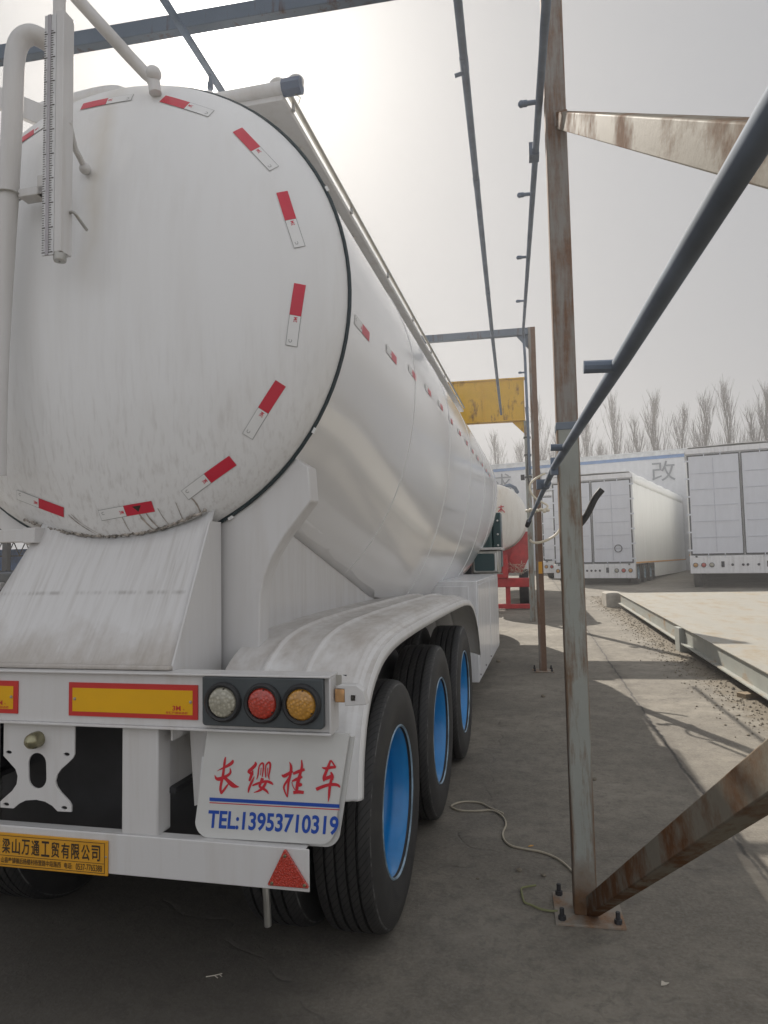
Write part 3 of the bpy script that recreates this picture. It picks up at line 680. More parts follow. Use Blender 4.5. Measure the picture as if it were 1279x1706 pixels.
# compressor housing at the front
cb = MB().box(.70, 1.09, 8.35, 9.0, 1.39, 1.74).build('compressor_housing', M['steel'], T, bevel=.02)
MB().prism(arc(.76, 1.46, .03, .03, 180, 270, 4) + arc(1.0, 1.46, .03, .03, 270, 360, 4) + arc(1.0, 1.66, .03, .03, 0, 90, 4) + arc(.76, 1.66, .03, .03, 90, 180, 4), 'y', 8.335, 8.352).build('housing_panel', M['teal'], cb)
MB().box(1.04, 1.062, 8.325, 8.348, 1.43, 1.70).build('housing_latch', M['tapewht'], cb)
MB().box(.66, 1.14, 8.3, 9.1, 1.745, 1.78).build('housing_lid', M['white'], cb, bevel=.004)

# walkway on top
MB().box(-.60, .60, .88, 8.6, 3.925, 3.955).build('walkway', M['white'], T, bevel=.003)
b = MB()
for y in (1.3, 2.4, 3.5, 4.6, 5.7, 6.8, 7.9):
    for s in (1, -1): b.beam((s * .55, y, 3.93), (s * .40, y, 3.66), .04, .006)
b.build('walkway_strut', M['white'], T)
for s in (1, -1):
    b = MB().tube([(s * .61, .90, 3.99), (s * .61, 8.6, 3.99)], .014, 10)
    for y in [1.0 + 1.1 * i for i in range(7)]: b.tube([(s * .608, y, 3.94), (s * .608, y, 3.99)], .010, 8)
    b.build('walkway_rail', M['steel'], T)
eb = MB().tube([(-.66, .88, 3.985), (.60, .88, 3.985)], .034, 14).build('walkway_end_bar', M['white'], T)
MB().tube([(.60, .88, 3.985), (.695, .88, 3.985)], .042, 8).build('bar_end_cap', pbr('cap_blue', (.10, .13, .19), .5), eb)
b = MB()
for x in (.56, .655): b.tube([(x + .034 * cos(a), .90, 4.015 + .034 * sin(a)) for a in [pi * i / 10 for i in range(-2, 13)]], .014, 8)
b.build('hand_loop', M['white'], eb)
MB().sphere((.20, .86, 3.99), .035, n=8, sc=(1.3, 1, 1)).build('bar_knuckle', M['white'], eb)
MB().tube([(.65, .88, 3.955), (.69, .88, 3.92), (.68, .88, 3.89)], .002, 5).build('tie_wire', M['wire'], eb)
MB().tube(smooth([(-.75, .8, 4.03), (-.55, .8, 4.05), (-.30, .8, 4.06), (-.22, .8, 4.02), (-.2, .8, 3.9), (-.2, .8, 3.75)], 2), .048, 14).build('top_pipe', M['white'], T)
# pipework hanging behind the head
MB().tube(smooth([(-.168, .20, 3.835), (-.19, .16, 3.85), (-.235, .12, 3.86), (-.285, .1, 3.80), (-.29, .1, 3.60), (-.30, .1, 3.244), (-.33, .1, 2.716), (-.345, .1, 2.35), (-.36, .12, 2.0)], 3), .040, 18).build('vent_pipe', M['white'], T)
MB().tube([(-.352 + .108 * 0 + .046 * cos(a), .1 + .046 * sin(a), 3.155) for a in [2 * pi * i / 20 for i in range(20)]], .004, 6, closed=True).build('pipe_clamp', M['steel'], T).location = (.05, 0, 0)
b = MB().box(-.26, -.11, .10, .16, 3.14, 3.175).box(-.17, -.14, .10, .24, 3.14, 3.22); b.build('pipe_bracket', M['white'], T, bevel=.003)
MB().beam((-1.0, .5, 4.06), (-.40, .5, 3.735), .05, .095).build('arm_bar', M['white'], T, bevel=.004)
b = MB().tube(smooth([(-.055, .1, 4.02), (.02, .14, 3.93), (.20, .28, 3.72), (.236, .30, 3.69), (.244, .30, 3.63)], 1), .026, 14).sphere((.240, .29, 3.71), .034, n=7)
b.build('stay_tube', M['white'], T)
gp = MB().box(.003, .036, -.012, .05, 2.83, 3.80).tube([(-.01, .02, 3.72), (-.01, .02, 4.05)], .024, 12).build('sight_gauge', M['white'], T, bevel=.002)
MB().box(-.050, .0025, -.012, -.004, 2.82, 3.79).build('gauge_strip', pbr('scale_strip', (.60, .60, .60), .4), gp)
MB().box(-.034, -.020, -.015, -.011, 2.82, 3.79).build('gauge_tube', pbr('sight_tube', (.38, .36, .38), .2), gp)
tk = MB()
for i in range(92):
    z = 2.83 + .0098 * i; L = .015 if i % 10 == 0 else (.012 if i % 5 == 0 else .008); h = .0016 if i % 10 == 0 else .0009
    tk.box(-.0495, -.0495 + L, -.0135, -.0118, z - h, z + h); tk.box(-.0195, -.0195 + L * 1.2, -.0135, -.0118, z - h, z + h)
tk.build('gauge_tick', M['ink'], gp)
MB().lathe([(2.800, .004), (2.800, .022), (2.806, .024), (2.842, .024), (2.846, .02)], (.012, .012, 0), 'z', 18).build('gauge_cap', M['steel'], gp)
MB().tube([(.03, .03, 3.37), (.0, .11, 3.31), (-.01, .19, 3.27)], .012, 10).sphere((-.01, .185, 3.272), .024, n=6).build('gauge_stay', M['white'], gp)
MB().tube(smooth([(.025, .04, 3.00), (.055, .03, 3.005), (.062, .06, 2.98), (.05, .12, 2.97)], 2), .006, 8).build('gauge_hook', M['steel'], gp)
b = MB().box(-1.3, -.37, .29, .345, 1.735, 1.79); b.build('step_bar', M['white'], T, bevel=.003)
MB().box(-.37, -.31, .285, .35, 1.730, 1.795).build('step_cap', M['white'], T, bevel=.003)
MB().box(-1.3, -.42, .22, .25, 1.535, 1.565).build('step_bar', M['white'], T, bevel=.003)

# ================================================================== tractor hidden ahead of it
K = thing('truck_tractor', 'dark teal truck cab almost hidden in front of the white tank', 'truck', (-1.70 + .0436 * 10.5, 2.33 + 10.5, 0), radians(-2.5))
MB().prism([(.0, 1.62), (1.2, 1.62), (1.28, 1.7), (1.2, 2.3), (1.08, 3.2), (.95, 3.3), (.15, 3.3), (.0, 2.9)], 'x', -.95, .84).build('cab', M['teal'], K, bevel=.05)
MB().box(-.45, .45, .0, 1.2, .951, 1.619).build('cab_base', M['chassis'], K)
MB().box(-.8, .7, -.01, -.002, 1.9, 2.7).build('rear_window', M['glass'], K)
MB().box(-.45, .45, -2.6, 1.2, .7, .95).build('chassis', M['chassis'], K)
for y in (-1.9, .6):
    for x in (-.7, .7):
        o = MB().lathe([(.13, .30), (.135, .42), (.12, .50), (-.12, .50), (-.135, .42), (-.13, .30)], (0, 0, 0), 'x', 32).build('tyre', M['tyre'], K); o.location = (x, y, .5)
MB().box(.845, 1.0, .1, .5, 1.45, 2.45).build('side_rack', M['teal'], K, bevel=.02)
b = MB()
for z in (1.6, 1.85, 2.05, 2.3): b.sphere((.94, .09, z), .02, n=4)
b.build('rivet', M['tapewht'], K)

# ================================================================== red and white tanker beyond
Q = thing('tank_trailer', 'white round-headed tanker on a red frame, beyond the dark posts', 'trailer', (-.55, 19, gz(19)), radians(-1))
hz = 2.70 - gz(19)
rows = [[(.90 * q * cos(2 * pi * j / 48), -.22 * sqrt(max(0, 1 - q * q)), hz + .90 * q * sin(2 * pi * j / 48)) for j in range(48)] for q in (1, .98, .93, .82, .6, .3, .02)]
MB().grid(rows[::-1] + [[(x, 9, z) for x, y, z in rows[0]]], wrap=True).build('tank_shell', M['tankold'], Q, ang=50)
MB().prism([(-1.0, 1.5), (-.93, 2.0)] + [(.93 * cos(radians(a)), hz + .93 * sin(radians(a))) for a in range(205, 336, 10)] + [(.99, 2.05), (.98, 1.5), (.72, .95), (-.72, .95)], 'y', .12, .5).build('saddle', M['redpaint'], Q)
MB().prism([(.3, 1.0), (.75, 1.0), (.98, 1.6), (.95, 2.0), (.7, 1.75), (.5, 1.62)], 'y', .02, .10).build('saddle_rib', M['redpaint'], Q)
MB().box(-.95, .95, -.3, -.1, .58, .82).build('rear_beam', M['redpaint'], Q, bevel=.02)
b = MB().box(-.95, .36, -.34, -.02, .82, .92).box(-.95, .36, -.34, -.02, 1.30, 1.42).box(.22, .36, -.34, -.02, .92, 1.30); b.build('rear_frame', M['redpaint'], Q, bevel=.01)
for x in (-.2, .28): MB().box(x, x + .12, -.25, -.12, .12, .58).build('bumper_leg', M['redpaint'], Q)
MB().box(-.95, .9, -.28, -.12, -.02 + .04, .14).build('underrun_bar', M['redpaint'], Q, bevel=.01)
for y in (1.6, 2.9):
    for x in (-.75, .75):
        o = MB().lathe([(.13, .30), (.135, .42), (.12, .50), (-.12, .50), (-.135, .42), (-.13, .30)], (0, 0, 0), 'x', 32).build('tyre', M['tyre'], Q); o.location = (x, y, .5)
b = MB()
for p, q in (((.16, 2.72), (.30, 2.74)), ((.23, 2.78), (.22, 2.60)), ((.22, 2.68), (.15, 2.60)), ((.23, 2.68), (.32, 2.58))):
    b.beam((p[0], -.222, p[1] - .02), (q[0], -.214, q[1] - .02), .02, .02, 0)
b.build('red_mark', M['red'], Q)
MB().tube([(.25, .3, hz + .85), (.45, .3, hz + .90), (.60, .4, hz + .82), (.66, .5, hz + .70)], .05, 10).build('valve_pipe', M['pipe'], Q)
b = MB()
random.seed(3)
for i in range(60):
    x = random.uniform(.42, .85); z = 1.0 + random.random() * .25; a = random.uniform(0, 6)
    b.beam((x, -.02 + random.uniform(-.06, .02), z - .05), (x + .12 * cos(a), -.03, z + .08 * sin(a) - .05), .012, .006)
b.build('straw', M['cream'], Q)

# ================================================================== spray gantry
G = thing('spray_gantry', 'rusty grey square-tube wash frame with diagonal braces standing right of the tanker', 'gantry', (.26, 3.41, 0))
def gl(p): return (p[0] - .26, p[1] - 3.41, p[2])
def gmb(fn, name, mat, bevel=.004):
    b = MB(); fn(b); b.v = [gl(p) for p in b.v]; return b.build(name, mat, G, bevel=bevel)
def post(x0, x1, y0, y1, z0, z1, mat): return gmb(lambda b: b.box(x0, x1, y0, y1, z0, z1), 'post', mat, .006)
post(.212, .314, 3.36, 3.46, 0.012, 2.245, M['postnear']); gmb(lambda b: b.box(.209, .317, 3.357, 3.463, 2.225, 2.262), 'post_collar', M['beam'])
post(.213, .313, 3.362, 3.458, 2.245, 4.62, M['postr'])
post(.275, .375, 9.78, 9.88, gz(9.83) + .01, 4.84, M['postr'])
post(-4.05, -3.95, 3.36, 3.46, 0, 4.62, M['post']); post(-4.05, -3.95, 9.78, 9.88, .08, 4.84, M['post'])
post(.45, .55, -2.5, -2.4, 0, 4.62, M['post'])
gmb(lambda b: b.box(-4.05, .213, 3.38, 3.44, 4.565, 4.655), 'cross_beam', M['beam'])
gmb(lambda b: b.box(-4.05, .275, 9.79, 9.87, 4.74, 4.84), 'cross_beam', M['beam'])
gmb(lambda b: b.prism([(.275, 4.74), (.11, 4.74), (.275, 4.54)], 'y', 9.82, 9.84), 'gusset', M['beam'], 0)
gmb(lambda b: b.beam((.293, 3.38, .045), (.622, -2.4, 3.40), .055, .075), 'brace', M['brace'])
gmb(lambda b: b.beam((.285, 3.36, 3.745), (.43, -2.3, -.01), .045, .074), 'brace', M['brace'])
gmb(lambda b: b.box(.255, .316, 3.340, 3.359, 3.71, 3.785), 'brace_cleat', M['postr'])
for (cx_, cy_, s) in ((.275, 3.43, .15), (.325, 9.83, .14)):
    z = gz(cy_)
    bp = gmb(lambda b: b.box(cx_ - s, cx_ + s, cy_ - s, cy_ + s, z, z + .012), 'base_plate', M['baseplate'], .002)
    for sx_ in (-1, 1):
        for sy in (-1, 1):
            def bolt(b, sx_=sx_, sy=sy):
                x, y = cx_ + sx_ * s * .8, cy_ + sy * s * .78
                b.lathe([(z + .012, .017), (z + .030, .017), (z + .031, .010), (z + .062, .010), (z + .063, .001)], (x, y, 0), 'z', 6)
            o = gmb(bolt, 'anchor_bolt', M['chassis'], 0); o.parent = bp
# spray pipes on the frame
def pipe(name, label, pts, r, nozz, group='spray pipes on the wash frame', side=(-1, 0, 0), nl=.09, nr=.017):
    p0 = Vector(pts[0]); o = thing(name, label, 'pipe', p0, 0, group)
    MB().tube([Vector(p) - p0 for p in pts], r, 12).build('pipe', M['pipe'], o)
    sd = Vector(side)
    for q in nozz:
        q = Vector(q) - p0
        b = MB().tube([q, q + sd * nl * .62], nr * .72, 8).tube([q + sd * nl * .6, q + sd * nl * .78], nr, 8).sphere(tuple(q + sd * nl * .88), nr * 1.05, n=5)
        b.build('nozzle', M['pipe'], o)
    return o
A = pipe('spray_pipe', 'thin dark spray pipe seen beside the sun glare above the tank', [(-1.64, -1, 4.43), (-1.64, 14, 4.50)], .020, [(-1.64, 3.6, 4.45)], side=(0, 0, -1), nl=.10)
Bp = pipe('spray_pipe', 'thin dark overhead pipe over the tank edge, running to the yellow beam', [(-.20, -1, 4.46), (-.20, 3, 4.50), (-.20, 9, 4.505), (-.185, 14.05, 4.50)], .024, [], )
for y in (3.9, 5.2, 7.5):
    MB().tube([(0, y + 1 - .06, .038), (0, y + 1 + .06, .040)], .026, 8).build('coupling', M['pipe'], Bp)
MB().tube([(-.01, 4.95, .02), (-.06, 4.95, .01)], .012, 8).build('nozzle', M['pipe'], Bp)
zc = lambda y: 3.87 + .1344 * (y - 3.3)
Cp = pipe('spray_pipe', 'dark spray pipe with short left-pointing nozzles running past the top of the tall post', [(.188, -1, zc(-1)), (.188, 3.3, zc(3.3)), (.206, 9.55, zc(9.55)), (.212, 9.70, 4.66), (.222, 9.71, 4.4), (.232, 9.71, 3.2), (.236, 9.71, 2.75)], .019, [(.19 + .0027 * (y - 3.3), y, zc(y)) for y in (3.41, 4.61, 6.05, 7.72)] + [(.228, 9.71, 4.18)], nl=.10, nr=.017)
MB().box(-.035, .022, 4.96, 5.04, zc(4) - zc(-1) - .03, zc(4) - zc(-1) + .05).build('pipe_clamp', M['pipe'], Cp)
D = pipe('spray_pipe', 'dark thick spray pipe crossing in front of the tall post at head height', [(.263, -.9, 1.995), (.2385, .65, 2.02), (.2255, 1.457, 2.024), (.2057, 2.67, 2.043), (.1955, 3.36, 2.052), (.186, 10.6, 2.088)], .0162, [], )
dx = lambda y: ((.2255 - .026 * (y - 1.457) / 1.457 * 1.2) if y < 2.67 else (.197 - .0013 * (y - 3.3))) - .263
for y, L, zz, xx in ((1.50, .062, 2.0245, .2245), (2.72, .05, 2.0435, .2050)):
    MB().tube([(xx - .263 - .008, y + .9, zz - 1.995), (xx - .263 - .008 - L, y + .9, zz - 1.993)], .0135, 10).build('nozzle_stub', M['pipe'], D)
b = MB().tube([(.1943 - .263, 4.15 + .9, 2.0565 - 1.995), (.194 - .263, 4.32 + .9, 2.057 - 1.995)], .027, 8).box(-.125, -.07, 5.1, 5.16, .035, .09); b.build('coupling', M['pipe'], D)
MB().box(-.084, -.05, 4.262, 4.30, .02, .10).build('pipe_clamp', M['pipe'], D)
b = MB()
for i in range(9): b.tube([(-.0745 + .026 * cos(a), 10.0 + i * .16, .091 + .026 * sin(a)) for a in [2 * pi * k / 10 for k in range(10)]], .008, 5, closed=True)
b.build('hose_clip', M['rubber'], D)
h = thing('rubber_hose', 'short dark curved hose end sticking out behind the tall post', 'hose', (.31, 3.47, 1.78))
MB().tube(smooth([(-.04, .0, -.04), (.02, .0, .02), (.05, .0, .07), (.075, 0, .125), (.11, 0, .165)], 2), .016, 12).build('hose_body', M['rubber'], h)
MB().tube([(-.005, 0, .03), (-.03, 0, .07)], .003, 6).build('tie_wire', M['steel'], h)
rp = thing('rope', 'cream rope looped and knotted round the second post', 'rope', (.325, 9.7, 1.8))
o_ = Vector((.325, 9.7, 1.8))
b = MB().tube([Vector((x, y, z)) - o_ for x, y, z in smooth([(.44, 9.70, 2.76), (.374, 9.69, 2.736), (.243, 9.68, 2.65), (.215, 9.68, 2.552), (.283, 9.68, 2.426), (.40, 9.69, 2.356), (.47, 9.70, 2.315), (.42, 9.69, 2.26), (.30, 9.68, 2.25), (.17, 9.68, 2.262)], 3)], .014, 8)
b.build('rope_loop', M['cream'], rp)
b = MB()
for i in range(7): b.sphere((-.14 + .045 * i, -.02, .455 + .015 * sin(i * 2.1)), .03, n=5, sc=(1, 1, .8))
b.build('knot', M['cream'], rp)
b = MB().tube([Vector((x, y, z)) - o_ for x, y, z in smooth([(.20, 9.69, 1.86), (.25, 9.69, 1.815), (.36, 9.69, 1.82), (.52, 9.70, 1.89), (.60, 9.72, 1.97), (.62, 9.74, 2.03)], 3)], .017, 8)
b.build('rope_tail', M['cream'], rp)
tg = MB().box(-.02, .03, -.05, -.048, -.40, -.24).build('yellow_tag', M['amberplate'], rp); 

# yellow girder frame behind
Cr = thing('crane_gantry', 'yellow rust-streaked box girder on a thin steel post, behind the wash frame', 'gantry', (.32, 15.95, gz(15.95)))
g0 = gz(15.95)
yb = MB().box(-7, -.02, -.06, .06, 4.73 - g0, 5.66 - g0).box(-7, .03, -.10, .10, 5.66 - g0, 5.69 - g0).box(-7, .0, -.10, .10, 4.70 - g0, 4.728 - g0).box(-.02, .0, -.08, .08, 4.73 - g0, 5.66 - g0)
yb.build('girder', M['yellow'], Cr, bevel=.005)
b = MB()
for x in (-.95, -2.6, -4.2): b.box(x, x + .03, -.09, -.061, 4.73 - g0, 5.66 - g0)
b.build('stiffener', M['yellow'], Cr)
MB().box(-.03, .09, -.06, .06, 0, 4.70 - g0).build('post', M['post'], Cr, bevel=.005); MB().box(-6.8, -6.68, -.06, .06, -.1, 4.70 - g0).build('post', M['post'], Cr, bevel=.005)
MB().prism([(-.03, 4.70 - g0), (-.30, 4.70 - g0), (-.03, 4.42 - g0)], 'y', -.02, .02).build('gusset', M['yellow'], Cr)
MB().tube(smooth([(.02, -.08, 5.0 - g0), (.06, -.09, 4.4 - g0), (.04, -.08, 3.9 - g0), (.0, -.08, 3.5 - g0), (.06, -.08, 3.2 - g0)], 2), .018, 6).build('cable', M['rubber'], Cr)
for z in (4.3, 3.9, 3.4): MB().box(-.05, .11, -.08, .08, z - g0, z - g0 + .03).build('cable_clip', M['chassis'], Cr)
MB().box(-.14, -.055, -.09, -.03, 3.35 - g0, 3.47 - g0).build('junction_box', M['chassis'], Cr)

# loose things on the ground
cb_ = thing('cable', 'pale thin cable coiled beside the wheels and trailing to the post foot', 'cable', (-.1, 4.3, 0))
cp = [(-.126, 4.60), (-.22, 4.70), (-.28, 4.79), (-.40, 4.79), (-.465, 4.71), (-.46, 4.66), (-.405, 4.61), (-.29, 4.62), (-.20, 4.66), (-.13, 4.57), (-.099, 4.42), (-.132, 4.26), (-.095, 4.11), (-.012, 4.07), (.085, 4.05), (.177, 3.97), (.23, 3.85), (.262, 3.74), (.27, 3.6)]
MB().tube([Vector((x + .1, y - 4.3, .008 + (.012 if i in (8,) else 0))) for i, (x, y) in enumerate(cp)] and [v for v in smooth([(x + .1, y - 4.3, .008) for x, y in cp], 3)], .006, 6).build('cable_sheath', M['cable'], cb_)
tag(MB().tube(smooth([(.05, 3.623, .015), (-.02, 3.60, .01), (-.024, 3.58, .008), (-.013, 3.465, .008), (.0, 3.445, .008), (.022, 3.438, .008), (.062, 3.399, .008), (.115, 3.385, .010), (.14, 3.385, .014)], 2), .005, 6).build('wire_offcut', M['wire']), 'short bent yellow-green wire lying beside the post base plate', 'wire')
def stone(x, y, r, label, mat='stone'):
    b = MB(); b.sphere((0, 0, r * .6), r, n=5, sc=(1.2, .9, .7)); rnd = random.Random(int(x * 1000 + y * 77))
    b.v = [(a * (1 + rnd.uniform(-.18, .18)), c * (1 + rnd.uniform(-.18, .18)), d * (1 + rnd.uniform(-.15, .15))) for a, c, d in b.v]
    o = b.build('pebble', M[mat]); o.location = (x, y, gz(y)); tag(o, label, 'pebble', 'pebbles on the yard')
stone(-.03, 3.80, .014, 'grey pebble left of the tall post foot, the farther left of two')
stone(.092, 3.76, .011, 'small grey pebble between the cable end and the base plate bolt')
stone(-.24, 3.68, .006, 'tiny speck of gravel far left of the tall post foot')
stone(.26, 8.19, .022, 'dark pebble on the shaded concrete in front of the second post')
stone(-.29, 10.49, .03, 'dark pebble near the tool box corner')
stone(.514, 5.37, .014, 'pebble on the shaded concrete right of the tall post')
lf = MB().prism([(0, 0), (.02, .006), (.034, .022), (.02, .02), (.008, .03), (.004, .014)], 'z', .003, .006).build('dry_leaf', M['leaf']); lf.location = (.49, 2.89, 0); tag(lf, 'pale dry leaf scrap on the concrete in the foreground', 'leaf')
lf = MB().prism([(0, 0), (.02, .006), (.03, .018), (.014, .02)], 'z', .003, .006).build('dry_leaf', M['amberplate']); lf.location = (.02, 4.09, .01); tag(lf, 'tiny yellow leaf lying on the trailing cable', 'leaf')

sc1 = MB().tube([(0, 0, .004), (.03, .012, .005), (.055, .03, .004)], .0022, 5).tube([(.03, .012, .005), (.05, .0, .004)], .0018, 5).tube([(.045, .022, .005), (.062, .012, .004)], .0016, 5).build('white_twig', M['leaf'])
sc1.location = (-1.25, 2.68, 0); tag(sc1, 'small white forked scrap lying on the dark ground behind the rear bumper', 'scrap')
MB().tube(smooth([(.72, .30, .62), (.715, .29, .48), (.73, .28, .38), (.735, .28, .27)], 2), .014, 8).build('drain_hose', M['steel'], T)

# ================================================================== weighbridge
Wb = thing('weighbridge', 'long low tan steel weighbridge deck on stub supports, right of the yard', 'weighbridge', (2.6, 12, gz(12)))
def wz(y): return gz(y) + .38
def wx(y): return 2.46 + (y - 7.68) * (.15 / 11.4)
def wl_(p): return (p[0] - 2.6, p[1] - 12, p[2] - gz(12))
b = MB(); ysw = [1, 6, 12.2, 19.1]
b.grid([[wl_((x if x > 3 else wx(y), y, wz(y))) for x in (0, 3.2, 5.5, 9)] for y in ysw]); b.grid([[wl_((x if x > 3 else wx(y), y, wz(y) - .012)) for x in (0, 3.2, 5.5, 9)] for y in ysw])
b.grid([[wl_((wx(y), y, wz(y) - d)) for d in (0, .012)] for y in ysw]); b.grid([[wl_((x if x > 3 else wx(19.1), 19.1, wz(19.1) - d)) for d in (0, .012)] for x in (0, 3.2, 5.5, 9)])
b.build('deck', M['deck'], Wb)
def side(y0, y1):
    b = MB()
    for (o0, o1, d0, d1) in ((.03, .045, .013, .24), (-.035, .045, .24, .255)):
        v = [wl_((wx(y) + o, y, wz(y) - d)) for y in (y0, y1) for o in (o0, o1) for d in (d0, d1)]
        b.add(v, [(0, 1, 3, 2), (4, 6, 7, 5), (0, 4, 5, 1), (2, 3, 7, 6), (0, 2, 6, 4), (1, 5, 7, 3)])
    b.build('edge_beam', M['deckside'], Wb)
side(1, 5.4); side(5.75, 11.55); side(11.9, 18.9)
for y in (5.42, 11.57): MB().box(*(wx(y) - .05 - 2.6, wx(y) + .12 - 2.6), y - 12, y + .31 - 12, -.12 + gz(y) - gz(12), wz(y) - .013 - gz(12)).build('support_stub', M['deckside'], Wb, bevel=.006)
MB().box(1.3, 6.2, -11, 6.9, -.3, -.02).build('foundation', M['concrete'], Wb)
eb_ = MB().prism([(0, -.05), (0, .36), (.1, .38), (.40, .38), (.40, -.05)], 'y', 0, .9).build('end_block', M['concrete'], None, bevel=.02)
eb_.location = (2.32, 19.2, gz(19.2)); eb_.name = 'concrete_block'; tag(eb_, 'weathered concrete block at the far end of the weighbridge', 'concrete block')
pk = MB().box(-.09, .09, -.07, .07, 0, .05).build('wood_block', pbr('old_wood', (.25, .19, .12), .8), None, bevel=.004); pk.location = (2.46, 8.35, gz(8.35)); pk.rotation_euler.z = .4; tag(pk, 'small flat wooden block on the earth beside the weighbridge', 'block')
b = MB(); random.seed(11)
ico = [(0, 0, 1), (.9, 0, .3), (.2, .85, .25), (-.75, .45, .3), (-.7, -.55, .25), (.3, -.85, .3), (0, 0, -.6)]
fi = [(0, 1, 2), (0, 2, 3), (0, 3, 4), (0, 4, 5), (0, 5, 1), (6, 2, 1), (6, 3, 2), (6, 4, 3), (6, 5, 4), (6, 1, 5)]
for i in range(4200):
    y = random.uniform(3, 21.5) if random.random() < .8 else random.uniform(18, 23); x = 2.36 + random.gauss(0, .21) + (y - 8) * .012
    r = random.choice((.005, .006, .008, .010, .014)) * random.uniform(.6, 1.5) * (1.0 if random.random() < .985 else 2.4); a = random.uniform(0, 6)
    b.add([(x + r * (p[0] * cos(a) - p[1] * sin(a)), y + r * (p[0] * sin(a) + p[1] * cos(a)), gz(y) + r * p[2] * .8 + .003) for p in ico], fi)
tag(b.build('gravel', M['stone'], ang=10), kind='stuff')

# ================================================================== box trailers
def box_trailer(label, loc, rz, w, h, L, doorlamps, hb=.28, zt=.82, loops=1):
    o = thing('box_trailer', label, 'trailer', loc, rz, 'box trailers parked beyond the weighbridge')
    k = w / 2
    b = MB().box(-k, k, .12, L, zt, h - .18).build('cargo_body', M['tarp'], o, bevel=.02)
    rows = []
    for y in [.05 + (L - .05) * i / 24 for i in range(25)]:
        rows.append([(-k - .02, y, h - .42), (-k - .02, y, h - .12), (-k + .1, y, h + .02 + .02 * sin(y * 2.3)), (0, y, h + .05 + .03 * sin(y * 3.1)), (k - .1, y, h + .02 + .02 * sin(y * 2.7)), (k + .02, y, h - .12), (k + .02, y, h - .42 + .02 * sin(y * 4))])
    MB().grid(rows).build('roof_tarp', M['tarp'], o, ang=80, solid=.01)
    MB().box(-k, k, .04, .12, h - .22, h - .03).build('roof_header', M['box'], o, bevel=.01)
    for s in (-1, 1):
        x0, x1 = sorted((s * .025, s * (k - .05)))
        d = MB().box(x0, x1, 0, .06, zt + .05, h - .27).build('door', M['door'], o, bevel=.01)
        g = MB()
        for a0, a1, c0, c1 in ((x0, x1, zt + .05, zt + .10), (x0, x1, h - .32, h - .27), (x0 if s < 0 else x1 - .05, x0 + .05 if s < 0 else x1, zt + .1, h - .32), (x1 - .025 if s < 0 else x0, x1 if s < 0 else x0 + .025, zt + .1, h - .32)): g.box(a0, a1, -.006, -.001, c0, c1)
        g.build('gasket', M['gasket'], d)
        r = MB(); H0 = zt + .1; dh = (h - .37 - H0) / 6
        for i in range(1, 6): r.box(x0 + .1, x1 - .1, -.014, -.001, H0 + dh * i - .012, H0 + dh * i + .012)
        r.box((x0 + x1) / 2 - .012, (x0 + x1) / 2 + .012, -.013, -.002, H0 + .05, h - .4); r.build('door_rib', pbr('rib_paint', (.5, .52, .58), .5), d)
        hi = MB()
        for i in range(6): z = H0 + .12 + (h - .6 - H0) * i / 5; xx = s * (k - .03); hi.box(xx - .08, xx + .08, -.04, -.007, z - .03, z + .03)
        hi.build('hinge', M['door'], d)
        lk = MB()
        for xx in (.35, .65): lk.box(s * k * xx - .015, s * k * xx + .015, -.04, -.015, zt - .04, zt + .14)
        for xx in (.35, .65): lk.box(s * k * xx - .015, s * k * xx + .015, -.04, -.015, h - .36, h - .2)
        lk.build('lock_rod', M['door'], d)
        if s > 0 and loops: MB().tube([(k * .62 + .14 * cos(a), -.03, zt + .62 + .14 * sin(a)) for a in [2 * pi * i / 20 for i in range(20)]], .015, 6, closed=True).build('hose_ring', M['gasket'], d)
    bm_ = MB().box(-k, k, -.02, .2, hb, zt + .02).build('rear_bumper', M['box'], o, bevel=.015)
    for s in (-1, 1):
        cols = ('lamber', 'lred', 'lclear')
        for i, c in enumerate(cols):
            q = MB().lathe([(-.022, .085), (-.045, .085), (-.045, .068), (-.05, .066)], (0, 0, 0), 'y', 18, 1).lathe([(-.046, .066), (-.055, .04), (-.057, .001)], (0, 0, 0), 'y', 18).build('tail_lamp', [M[c], M['gasket']], bm_); q.location = (s * (k - .18 - .26 * i), 0, hb + .30)
        MB().box(s * (k - 1.05) - .05, s * (k - 1.05) + .05, -.04, -.021, hb + .22, hb + .42).build('bumper_block', M['gasket'], bm_)
        MB().sphere((s * (k - .22), -.03, zt + .0), .035, n=5).build('bumper_knob', M['gasket'], bm_)
        for i in (0, 1): MB().sphere((s * (k - 1.35 + .0 - .33 * i), -.02, hb + .3), .045, n=5).build('bumper_plug', M['gasket'], bm_)
    for s in (-1, 1):
        MB().box(s * k - .02, s * k + .02, 4.2, L, .22, zt).build('side_skirt', M['tarp'], o, bevel=.01)
        MB().box(s * k + s * .004 - .022, s * k + s * .004 + .022, .2, L, zt + .02, zt + .08).build('side_stripe', M['orange'], o)
        for y in (.95, 2.3, 3.6):
            c = MB().lathe([(.13, .26), (.15, .40), (.12, .48), (-.12, .48), (-.15, .40), (-.13, .26)], (0, 0, 0), 'x', 32, 0).lathe([(.12, .27), (.06, .24), (.02, .2), (.05, .08), (.06, .005)], (0, 0, 0), 'x', 24, 1).build('wheel', [M['tyre'], M['rimlip']], o); c.location = (s * (k - .2), y, .48); c.rotation_euler.z = 0 if s > 0 else pi
    MB().box(-.5, .5, .2, L, .5, zt - .001).build('chassis', M['chassis'], o)
    return o
def hd(d): return radians(-d)
def place(corner, k, d):  # centre of the rear face from its right-hand corner
    a = radians(d); return (corner[0] - k * cos(a), corner[1] + k * sin(a), gz(corner[1]))
box_trailer('middle white box trailer with a sunlit curtain side and hose ring on its door', place((4.55, 28.3), 1.6, 20), hd(20), 3.2, 4.42, 14, 1)
